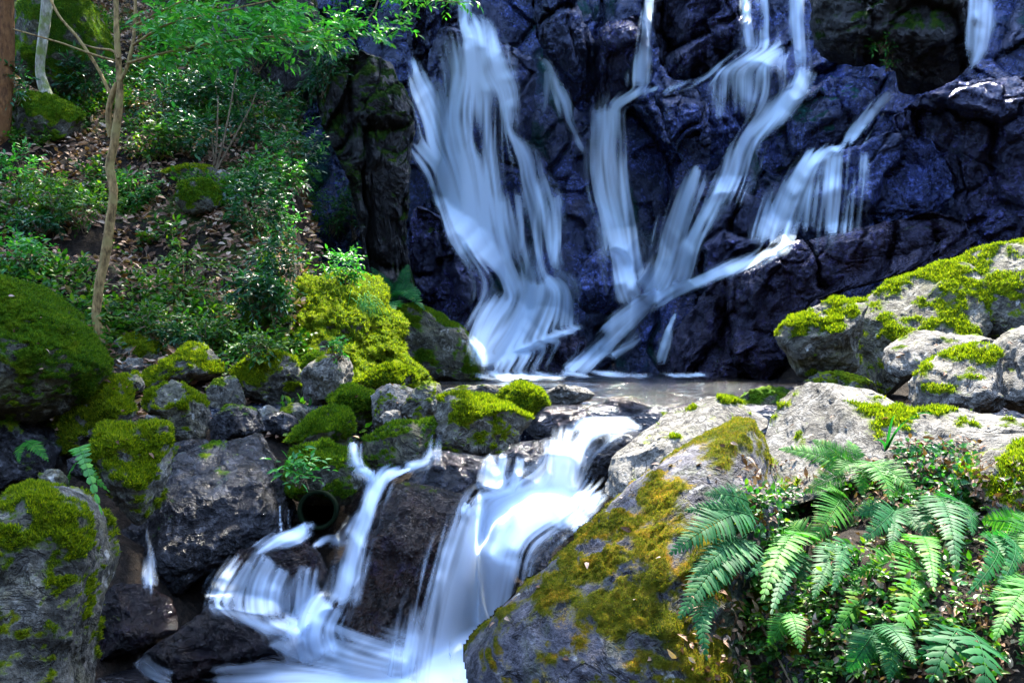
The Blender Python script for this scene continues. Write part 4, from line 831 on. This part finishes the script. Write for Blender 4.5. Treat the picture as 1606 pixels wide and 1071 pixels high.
def fern(label, fronds, mat='fern', group=None, npair=27, lift=0.13, nrm=(0, -0.75, 0.65), wp=0.20, Dmax=None):
    """fronds: rows (base px, base py, tip px, tip py, half width px)"""
    bs = np.array([[f[0], f[1]] for f in fronds]).mean(0); Db = depth(*bs)
    if Dmax: Db = min(Db, Dmax)
    root = W(bs[0], bs[1], Db)
    o = empty('fern', root, label, 'fern', group)
    r = np.random.default_rng(int(bs[0] * 3 + bs[1]))
    for f in fronds:
        D0 = min(depth(f[0], f[1]), Db + 0.25) - lift; D1 = np.clip(depth(f[2], f[3]) - lift * 1.6, D0 - 1.5, D0 + 0.12)
        p0 = W(f[0], f[1], D0); p1 = W(f[2], f[3], D1); hw = f[4] / F * (D0 + D1) / 2
        nn = np.array(nrm, float) + r.normal(size=3) * 0.18
        dv = unit(p1 - p0); nn = nn - dv * (nn @ dv)
        V, fs = frond(p0, p1, hw, nn, npair, arch=0.10 + 0.05 * r.random(), wp=wp, r=r)
        mesh('frond', V, fs, M[mat], parent=o, smooth=True, loc=list(o.location))
    return o

# ---- the leafy slope: litter and low herbs that nobody could count
def scatter_slope(n, r, x0, x1, y0, y1, mask=None):
    x = r.uniform(x0, x1, n * 4); y = r.uniform(y0, y1, n * 4)
    keep = (x < foot_left(y) + 0.1)
    p = np.stack([x, y, x * 0], 1)
    if mask is not None: keep &= mask(p)
    x, y = x[keep][:n], y[keep][:n]; z = ground_z(x, y); e = 0.05
    nx = -(ground_z(x + e, y) - z) / e; ny = -(ground_z(x, y + e) - z) / e
    return np.stack([x, y, z], 1), unit(np.stack([nx, ny, x * 0 + 1], 1))
r = np.random.default_rng(21)
lit = lambda p: fbm(p * 0.55 + 2, 3) > -0.3 - 0.4 * (p[:, 1] < 14)
P_, N_ = scatter_slope(26000, r, -7, -0.7, 6.5, 16.5, lit)
k_ = len(P_)
V, fs = leaf_geo(P_ + N_ * r.uniform(0.0, 0.05, k_)[:, None], r.normal(size=(k_, 3)) * np.array([1, 1, .4]), N_ + r.normal(size=(k_, 3)) * 0.65, r.uniform(0.04, 0.12, k_), 0.42, curl=0.3)
tag(mesh('leaf_litter', V, fs, M['litter'], smooth=False), 'dry brown leaves strewn over the wooded slope', 'leaf litter', kind='stuff')
herbm = lambda p: fbm(p * 0.9 + 40, 3) > -0.02 + 0.18 * ((p[:, 1] < 12.5) & (p[:, 0] < -1.8))
P_, N_ = scatter_slope(8000, r, -7, -0.75, 6.8, 17, herbm)
V, fs = sprays(P_, unit(N_ + r.normal(size=P_.shape) * 0.5), r.uniform(0.06, 0.26, len(P_)), 6, 0.062, r, 0.5, 0.6)
tag(mesh('ground_cover', V, fs, M['herb'], smooth=False), 'low green herbs and ivy covering the wooded slope', 'ground cover', kind='stuff')

# ---- trees
def tree_path(rows, D0, D1):
    rows = np.asarray(rows, float); t = np.linspace(0, 1, len(rows)); return W(rows[:, 0], rows[:, 1], D0 + (D1 - D0) * t)
def trunk(path_rows, D0, D1, mat, parent, name='trunk', n=14, rough=0.12):
    R = catmull(np.asarray(path_rows, float), 60); D = np.linspace(D0, D1, 60); p = W(R[:, 0], R[:, 1], D)
    V, q = tube(p, R[:, 2] / F * D, n); nv = fbm(V * np.array([9, 9, 3]), 3)
    c = np.repeat(p, n, 0); V = c + (V - c) * (1 + rough * nv)[:, None]
    return mesh(name, V, [q], M[mat], parent=parent, loc=list(parent.location))

# the thin twisted tree
D3 = 7.95
t3 = empty('tree', W(172, 566, D3), 'thin twisted tan tree rising from the boulders, leafy crown reaching over the falls', 'tree', 'trees on the leafy slope')
trunk([(186,600,12),(178,578,10),(168,556,8.5),(160,535,8),(151,500,7.5),(155,450,7.4),(165,400,7.4),(173,345,7),(178,300,7),(172,260,6.8),(179,228,6.4),(185,180,6.2),(188,140,5.6),(186,100,5),(183,50,4.2),(182,-20,4),(186,-120,3.5)], D3, D3 + 0.4, 'bark', t3)
B3 = [[(173,216,4.5),(170,180,4.5),(176,148,4.5),(183,130,3)], [(172,146,3),(152,105,2.6),(122,60,2.4),(92,24,2),(70,-20,1.6)], [(188,128,3.5),(198,108,3.2),(208,70,3),(212,20,2.6),(212,-40,2.2)], [(180,96,2),(140,84,1.8),(96,68,1.5),(20,46,1)],
      [(186,92,2.2),(176,80,2),(150,76,1.5),(130,70,1.1)], [(200,100,2.4),(240,88,2),(320,70,1.8),(420,58,1.4),(530,44,1)], [(208,72,2.2),(260,40,1.8),(340,20,1.4),(430,0,1)], [(212,40,2),(270,10,1.6),(330,-20,1.2)], [(420,58,1.3),(480,66,1.1),(560,60,.8)]]
for i, b in enumerate(B3): trunk(b, D3 + 0.25, D3 + (0.25 if i < 5 else 0.0) + 0.1 * (i % 3), 'bark', t3, 'branch', 8)
r = np.random.default_rng(5)
cp = []
for (x0, y0, x1, y1, w, n) in ((230,95,330,84,16,40), (330,78,430,66,20,60), (430,66,545,52,16,60), (230,30,330,14,30,60), (330,18,450,10,26,56), (450,20,540,40,18,30), (200,-40,420,-60,40,60), (540,50,600,44,10,10), (240,62,330,52,16,30)):
    t_ = r.random(n); cp.append(np.stack([x0 + (x1 - x0) * t_ + r.normal(size=n) * w * .4, y0 + (y1 - y0) * t_ + r.normal(size=n) * w * .5, D3 + 0.3 + r.normal(size=n) * 0.35], 1))
cp = np.concatenate(cp); cb = W(cp[:, 0], cp[:, 1], cp[:, 2])
V, fs = sprays(cb, r.normal(size=cb.shape) * np.array([.9, .7, .35]) + np.array([.45, -.3, -.1]), r.uniform(0.12, 0.26, len(cb)), 7, 0.085, r, 0.34, 0.45)
mesh('crown', V, fs, M['leafb'], parent=t3, smooth=False, loc=list(t3.location))

SUN_GAPS = []           # openings cut in the unseen crowns to let sun onto targets: (target point px, py, D, radius m)
for gpx, gpy, gD, gr in ((530,470,9.5,.75),(600,540,9.4,.6),(445,365,10.2,.35),(540,420,9.7,.4),(690,738,4.9,.16),(830,605,9.0,.9),(700,600,9.5,.5),(360,720,5.6,.2),(200,670,5.4,.2),(420,570,7.4,.22),(300,560,7.4,.2)):
    SUN_GAPS.append((W(gpx, gpy, gD), gr))
SV = np.array(SUN_DIR)
def crown_leaves(n, boxes, L, r, parent, mat='leaf', name='crown'):
    """leafy sprays filling boxes (x0,x1,y0,y1,z0,z1), with gaps cut along the sun to each target"""
    ps = []
    for (x0, x1, y0, y1, z0, z1, k) in boxes:
        p = np.stack([r.uniform(x0, x1, k), r.uniform(y0, y1, k), r.uniform(z0, z1, k)], 1); ps.append(p)
    p = np.concatenate(ps); p = p[fbm(p * 0.9 + 3, 2) > -0.42]
    keep = np.ones(len(p), bool)
    for g, gr in SUN_GAPS:
        v = p - g; dist = np.linalg.norm(v - np.outer(v @ SV, SV), axis=1); keep &= dist > gr + 0.12
    p = p[keep]
    V, fs = sprays(p, r.normal(size=p.shape) * np.array([1, 1, .4]), 0.42, 7, L, r, 0.45, 0.35)
    mesh(name, V, fs, M[mat], parent=parent, smooth=False, loc=list(parent.location)); return p
def canopy_tree(label, rows, D0, D1, mat, boxes, top, L=0.15, seed=1):
    r = np.random.default_rng(seed); b = W(rows[0][0], rows[0][1], D0)
    o = empty('tree', b, label, 'tree', 'trees on the leafy slope')
    trunk(rows, D0, D1, mat, o)
    e = W(rows[-1][0], rows[-1][1], D1)
    p = crown_leaves(0, boxes, L, r, o)
    q = p[r.choice(len(p), 14, replace=False)]
    stems([[e, (e + a) / 2 + np.array([0, 0, 0.4]), a] for a in q], 0.05, 0.012, mat, 'branch', o, 7)
    return o
D1_ = depth(6, 225) + 0.05
canopy_tree('brown trunk cut by the left edge, the nearest big tree of the slope', [(-24,330,22),(-6,232,17),(4,160,15),(8,60,14),(8,-60,13),(20,-300,12)], D1_, D1_, 'barkd',
            [(-6.5, .3, 9.6, 14.0, 8.6, 10.4, 1700), (-3.2, 1.3, 8.8, 11.8, 8.4, 9.6, 1300), (-1.4, 1.4, 8.6, 10.6, 8.4, 9.4, 900), (0.6, 2.0, 8.4, 10.4, 8.2, 9.2, 700)], None, seed=3)  # unseen crown, its boxes placed to shade the left stones and stream
canopy_tree('pale lichen spotted trunk standing behind the mossy boulder', [(80,215,13),(76,165,12),(70,140,9),(63,110,7),(66,70,8),(72,30,8.5),(75,-20,8.5),(80,-160,7)], depth(74, 150) + .12, depth(74, 150) + .12, 'barkp',
            [(-8.0, -0.2, 14.0, 22.0, 11.2, 13.6, 1900), (-1.6, 1.8, 15.4, 20.5, 10.6, 12.2, 2200)], None, seed=4)  # unseen crown, widened to keep sun off the slope and buttress

# ---- shrubs
GSH = 'shrubs on the leafy slope'
for args in (
 ('dark shrub between the thin tree and the mossy wall, upper centre of the slope', 255, 150, 52, 48, .075, 'leafd', 120),
 ('broad dark glossy shrub under the bright leafy crown', 330, 140, 60, 45, .08, 'leafd', 150),
 ('bluish leaved shrub over the three bare stems', 405, 175, 58, 48, .08, 'leafd', 150),
 ('dense shrub beside the tall buttress, highest on the right of the slope', 470, 130, 40, 60, .075, 'leafd', 130),
 ('low shrub with narrow leaves right of the bare stems', 455, 235, 52, 42, .075, 'leafd', 130),
 ('dark shrub growing against the rock wall at the top', 400, 60, 70, 45, .085, 'leaf', 130),
 ('small shrub in the shadow at the very top left of the crown', 290, 40, 60, 45, .08, 'leaf', 110),
 ('low green bush left of the square moss capped stone', 235, 215, 45, 30, .07, 'herb', 90),
 ('pale green bush below the small white stone', 400, 320, 48, 50, .07, 'leafd', 120),
 ('bush at the top edge over the dark buttress', 560, 20, 60, 26, .085, 'leafb', 60),
 ('leafy shrub draping the right edge of the slope', 520, 320, 40, 40, .065, 'leaf', 90),
 ('shrub low on the slope left of the sunlit moss', 430, 400, 36, 40, .06, 'leafd', 90),
 ('bright small bush catching the sun above the mossy hump', 540, 415, 34, 28, .055, 'leafb', 70),
 ('sunlit sprig of pale leaves left of the bright bush', 445, 350, 22, 34, .055, 'leafb', 44),
 ('bright leafy shrub at the left edge beside the dark hollow', 22, 400, 48, 30, .075, 'leafb', 60),
 ('shrub behind the trunk at the left edge', 20, 130, 26, 30, .07, 'leafd', 40),
 ('low herb clump in front of the steep mossy bank stone', 330, 520, 52, 26, .05, 'herb', 80),
 ('herb clump under the leaning thin tree', 240, 500, 45, 22, .05, 'herb', 60),
 ('trailing ivy clump at the middle of the slope', 300, 420, 52, 28, .05, 'herb', 70),
 ('dark undergrowth clump left of the square moss capped stone, by the thin tree', 130, 330, 50, 24, .06, 'herb', 60),
 ('herb patch above the huge moss cloaked boulder', 80, 300, 50, 26, .055, 'herb', 60),
 ('bushy evergreen above the flat mossy stone, its leaves hanging low', 300, 215, 55, 34, .085, 'leafd', 120),
 ('dark leafy mass left of the thin tree, above the mossy boulder', 135, 120, 42, 32, .08, 'leafd', 80),
 ('dark shrub in the gap between the buttress and the bright crown', 505, 95, 42, 48, .085, 'leafd', 110),
 ('glossy shrub under the single arching fern', 425, 270, 50, 30, .08, 'leaf', 100),
 ('mid green shrub at the right of the slope above the grey knob', 555, 330, 34, 42, .075, 'leaf', 80),
 ('low ferny bush left of the mossy hump, in shade', 400, 455, 40, 34, .065, 'leafd', 90),
 ('leafy sapling top at the left edge by the trunk', 30, 260, 34, 26, .075, 'leafb', 40),
 ('ivy clump over the dark hollow of the slope', 60, 350, 46, 18, .06, 'leafd', 60),
 ('green bush between the thin tree and the flat mossy stone', 215, 290, 34, 24, .07, 'leaf', 60),
 ('low bush under the three bare stems, right side', 385, 290, 30, 26, .07, 'leaf', 50),
 ('ground ivy clump right of the leaning thin tree foot', 280, 525, 40, 16, .05, 'leafd', 60),
 ('herb clump at the upper edge of the stone pile', 400, 540, 40, 18, .05, 'herb', 60),
 ('trailing plant hanging over the steep mossy bank stone', 430, 470, 22, 40, .055, 'leaf', 50),
 ('tuft of leaves on the dark mossy stone by the round black hollow', 470, 735, 20, 24, .06, 'leafb', 18),
 ('little leafy plant on the pale slab foot beside the sunlit ledge', 528, 545, 16, 12, .04, 'leafb', 16),
 ('sprig hanging from the mossy dark block between the upper falls', 1385, 62, 26, 16, .07, 'leafb', 22),
 ('leafy sprig on the green stained rock below the mossy dark block', 1395, 92, 10, 14, .05, 'leafb', 10),
):
    lab, px, py, rx, ry, L, mt, n = args
    hang = 'hanging' in lab or 'sprig on' in lab
    shrub('shrub', lab, px, py, rx, ry, L, mt, n, seed=n, group=None if hang else GSH, thick=0.5, wr=0.30 if 'narrow' in lab else 0.36)
# bare stems
Db = depth(338, 262) - 0.1
o = empty('shrub', W(338, 266, Db), 'three bare pale stems forking upward beside the small white stone', 'shrub', GSH)
for path in ([(336,266),(340,220),(342,150)], [(338,266),(352,215),(366,140),(372,110)], [(340,266),(368,215),(392,170),(402,145)], [(337,266),(334,235),(332,215)]):
    stems([tree_path(path, Db, Db - 0.1)], 0.014, 0.006, 'twig', 'stem', o)

# ---- a hanging branch at the top edge in front of the falls
Dh = 9.3
o = empty('branch', W(600, -30, Dh), 'leafy twig dipping into view at the top edge before the tall white fall', 'branch')
stems([tree_path([(560,-40),(620,-10),(690,2),(735,4)], Dh, Dh - .2), tree_path([(600,-30),(590,10),(570,40),(560,48)], Dh, Dh - .1)], 0.010, 0.003, 'twig', 'stem', o)
r = np.random.default_rng(9); q = np.concatenate([np.stack([r.uniform(575, 640, 22), r.uniform(-10, 45, 22)], 1), np.stack([r.uniform(630, 740, 26), r.uniform(-14, 8, 26)], 1)]); cb = W(q[:, 0], q[:, 1], Dh + r.normal(size=len(q)) * .12)
V, fs = sprays(cb, r.normal(size=cb.shape) * np.array([1, .6, .4]) + np.array([.3, -.2, -.2]), 0.16, 6, 0.075, r, .34)
mesh('foliage', V, fs, M['leafb'], parent=o, smooth=False, loc=list(o.location))

# ---- ferns
GFR = 'ferns on the right bank'; GFL = 'ferns of the left bank'
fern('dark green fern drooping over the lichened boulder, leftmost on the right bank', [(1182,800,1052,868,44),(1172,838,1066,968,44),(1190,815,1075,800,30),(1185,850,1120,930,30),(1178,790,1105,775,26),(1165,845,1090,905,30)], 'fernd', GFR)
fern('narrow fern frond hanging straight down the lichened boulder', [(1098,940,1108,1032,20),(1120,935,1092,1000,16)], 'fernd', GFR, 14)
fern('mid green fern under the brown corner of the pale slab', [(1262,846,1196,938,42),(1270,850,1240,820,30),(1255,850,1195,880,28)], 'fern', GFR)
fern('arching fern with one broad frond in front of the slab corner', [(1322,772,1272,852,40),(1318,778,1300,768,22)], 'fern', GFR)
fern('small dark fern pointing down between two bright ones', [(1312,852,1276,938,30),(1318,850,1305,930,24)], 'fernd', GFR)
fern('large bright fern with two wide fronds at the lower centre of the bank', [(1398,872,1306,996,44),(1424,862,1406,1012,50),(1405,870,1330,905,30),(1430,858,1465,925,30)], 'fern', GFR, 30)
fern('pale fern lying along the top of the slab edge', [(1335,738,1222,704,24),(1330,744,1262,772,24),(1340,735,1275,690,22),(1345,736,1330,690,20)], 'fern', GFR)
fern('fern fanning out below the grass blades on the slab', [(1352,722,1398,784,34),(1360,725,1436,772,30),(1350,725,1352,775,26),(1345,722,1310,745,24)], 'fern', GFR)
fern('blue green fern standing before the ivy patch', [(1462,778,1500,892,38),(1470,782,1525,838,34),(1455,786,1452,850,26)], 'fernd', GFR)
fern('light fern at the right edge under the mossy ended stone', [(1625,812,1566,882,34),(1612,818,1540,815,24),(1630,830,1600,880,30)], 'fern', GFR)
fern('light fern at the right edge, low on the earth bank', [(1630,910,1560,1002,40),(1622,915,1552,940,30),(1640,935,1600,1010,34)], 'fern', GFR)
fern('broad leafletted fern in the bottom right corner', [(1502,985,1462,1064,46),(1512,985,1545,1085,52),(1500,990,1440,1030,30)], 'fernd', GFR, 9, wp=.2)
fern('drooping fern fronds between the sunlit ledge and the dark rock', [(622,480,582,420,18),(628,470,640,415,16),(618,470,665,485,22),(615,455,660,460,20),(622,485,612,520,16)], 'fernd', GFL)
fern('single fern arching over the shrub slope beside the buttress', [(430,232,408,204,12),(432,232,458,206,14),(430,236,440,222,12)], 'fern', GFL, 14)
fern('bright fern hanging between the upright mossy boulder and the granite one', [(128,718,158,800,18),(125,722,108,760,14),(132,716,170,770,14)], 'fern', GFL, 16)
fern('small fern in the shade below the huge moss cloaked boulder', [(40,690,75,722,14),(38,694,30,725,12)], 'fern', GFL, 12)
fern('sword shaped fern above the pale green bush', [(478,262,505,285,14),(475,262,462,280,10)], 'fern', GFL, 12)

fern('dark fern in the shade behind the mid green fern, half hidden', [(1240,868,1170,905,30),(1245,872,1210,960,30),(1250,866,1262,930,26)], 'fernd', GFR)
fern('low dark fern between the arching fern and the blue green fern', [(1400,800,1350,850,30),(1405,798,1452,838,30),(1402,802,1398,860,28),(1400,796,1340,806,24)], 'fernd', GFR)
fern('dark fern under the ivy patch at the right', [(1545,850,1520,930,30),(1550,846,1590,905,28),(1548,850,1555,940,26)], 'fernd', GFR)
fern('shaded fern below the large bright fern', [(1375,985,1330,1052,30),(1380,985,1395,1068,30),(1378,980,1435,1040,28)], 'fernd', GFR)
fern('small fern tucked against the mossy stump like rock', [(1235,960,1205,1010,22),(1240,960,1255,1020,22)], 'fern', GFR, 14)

# ---- grass blades on the slab
Dg = depth(1390, 705) - 0.03
o = empty('grass_tuft', W(1390, 706, Dg), 'arching broad green grass blades on the pale slab', 'grass', None)
parts = []
for (x1, y1, w, bend) in ((1462,648,4.5,24),(1405,650,4,10),(1430,668,4,14),(1372,690,3,8),(1440,656,3.5,20)):
    t = np.linspace(0, 1, 12); mx = 1395 + (x1 - 1395) * .35; my = min(y1, 706) - bend * .3
    px = (1 - t) ** 2 * 1390 + 2 * t * (1 - t) * mx + t * t * x1; py = (1 - t) ** 2 * 706 + 2 * t * (1 - t) * my + t * t * y1
    c = W(px, py, Dg - .1 * t); wd = np.stack([w / F * Dg * (1 - t) ** .6 * .8, t * 0, w / F * Dg * .6 * (1 - t) ** .6], 1)
    VV = np.stack([c - wd, c + np.array([0, .004, -.003]), c + wd], 1).reshape(-1, 3); k = np.arange(11)[:, None] * 3
    parts.append((VV, [np.concatenate([k + np.array([0, 1, 4, 3]), k + np.array([1, 2, 5, 4])])]))
V, fs = merge(parts); mesh('blade', V, fs, M['fernd'], parent=o, loc=list(o.location))

# ---- hanging grass on the sunlit hump
Dg = depth(580, 478) - 0.05; r = np.random.default_rng(4); parts = []
o = empty('grass_tuft', W(578, 470, Dg), 'tuft of fine sunlit grass drooping from the mossy hump', 'grass')
for i in range(70):
    a = r.uniform(-.4, 1.0); t = np.linspace(0, 1, 6); ln = r.uniform(20, 46)
    px = 570 + r.normal() * 10 + ln * .75 * a * t; py = 470 + r.normal() * 8 - ln * .25 * t + ln * 1.1 * t * t
    c = W(px, py, Dg - .12 * t); wd = np.stack([.004 * (1 - t), t * 0, t * 0], 1)
    VV = np.stack([c - wd, c + wd], 1).reshape(-1, 3); k = np.arange(5)[:, None] * 2; parts.append((VV, [k + np.array([0, 1, 3, 2])]))
V, fs = merge(parts); mesh('blade', V, fs, M['leafb'], parent=o, loc=list(o.location))

# ---- right bank: ivy, litter, roots
r = np.random.default_rng(33)
def scatter_px(n, boxes, r):
    P, N = [], []
    for (x0, y0, x1, y1, k) in boxes:
        for i in range(k):
            h = hit(r.uniform(x0, x1), r.uniform(y0, y1))
            if h is not None and h[2] < 7: P.append(h[0]); N.append(h[1])
    return np.array(P), np.array(N)
P_, N_ = scatter_px(0, [(1150,720,1606,1071,1500),(1060,900,1200,1071,120),(1380,690,1540,800,400)], r); k_ = len(P_)
V, fs = leaf_geo(P_ + N_ * r.uniform(0.0, 0.03, k_)[:, None], r.normal(size=(k_, 3)), N_ + r.normal(size=(k_, 3)) * 0.6, r.uniform(0.02, 0.055, k_), 0.42, curl=0.35)
tag(mesh('leaf_litter', V, fs, M['litter'], smooth=False), 'dead brown leaves caught among the ferns of the right bank', 'leaf litter', kind='stuff')
P_, N_ = scatter_px(0, [(1400,700,1530,800,520),(1150,770,1260,850,200),(1200,900,1400,1000,120),(1380,880,1606,1071,200),(1260,1000,1440,1071,70)], r); k_ = len(P_)
V, fs = leaf_geo(P_ + N_ * r.uniform(0.01, 0.05, k_)[:, None], r.normal(size=(k_, 3)) - UP * .3, N_ + np.array([0, -.3, .3]) + r.normal(size=(k_, 3)) * 0.4, r.uniform(0.02, 0.04, k_), 0.8, curl=0.2)
tag(mesh('ground_cover', V, fs, M['leaf'], smooth=False), 'small round ivy leaves creeping between the ferns', 'ground cover', kind='stuff')
P_, N_ = scatter_px(0, [(1150,760,1606,1071,420),(1160,900,1420,1071,160)], r); k_ = len(P_)
V, fs = sprays(P_ - N_ * .01, unit(N_ + r.normal(size=(k_, 3)) * 0.5 + np.array([0, -.4, 0])), r.uniform(0.04, 0.12, k_), 6, 0.034, r, 0.5, 0.6)
tag(mesh('ground_cover', V, fs, M['herb'], smooth=False), 'dark leafy undergrowth filling the gaps beneath the ferns', 'undergrowth', kind='stuff')
P_, N_ = scatter_px(0, [(0,440,660,640,150),(60,600,330,720,50),(760,650,1200,1071,60),(1200,400,1606,700,90)], r); kk = N_[:, 2] > 0.3; P_, N_ = P_[kk], N_[kk]; k_ = len(P_)
V, fs = leaf_geo(P_ + N_ * 0.012, r.normal(size=(k_, 3)) * np.array([1, 1, .2]), N_ + r.normal(size=(k_, 3)) * 0.35, r.uniform(0.02, 0.05, k_), 0.45, curl=0.35)
tag(mesh('leaf_litter', V, fs, M['litter'], smooth=False), 'scattered dry leaves fallen on the boulders', 'leaf litter', kind='stuff')
def root(label, path, D, rad, mat='twig', name='root'):
    R = catmull(np.asarray(path, float), 30); d = np.array([min(depth(a, b), D + .6) - 0.03 for a, b in R[:, :2]]); d = np.convolve(np.pad(d, 4, 'edge'), np.ones(9) / 9, 'valid')
    p = W(R[:, 0], R[:, 1], d); V, q = tube(p, np.linspace(rad, rad * .5, 30), 7)
    b = [p[:, 0].mean(), p[:, 1].mean(), p[:, 2].min()]
    return tag(mesh(name, V, [q], M[mat], loc=b), label, name, None)
root('bare root dangling down the earth bank beside the wide fern', [(1495,885),(1500,930),(1496,975),(1505,1020),(1518,1071)], 4, .006)
root('thin dead twig lying under the wide bright fern', [(1325,1080),(1360,1040),(1390,1010),(1398,985)], 4, .005, name='twig')
root('pale twig slanting below the dark mossy corner of the fern rock', [(1180,955),(1205,1000),(1240,1071)], 4.2, .008, 'twig', 'twig')
root('fallen stick across the leafy slope right of the thin tree', [(168,446),(210,449),(258,453)], 9.3, .008, 'twig', 'twig')
root('reddish root snaking down the middle of the slope', [(270,335),(285,375),(288,420),(284,455),(262,466)], 9.8, .008, 'barkd')
root('bent sapling stem on the slope left of the red root', [(236,350),(230,400),(244,440),(252,462)], 9.8, .006, 'twig', 'twig')
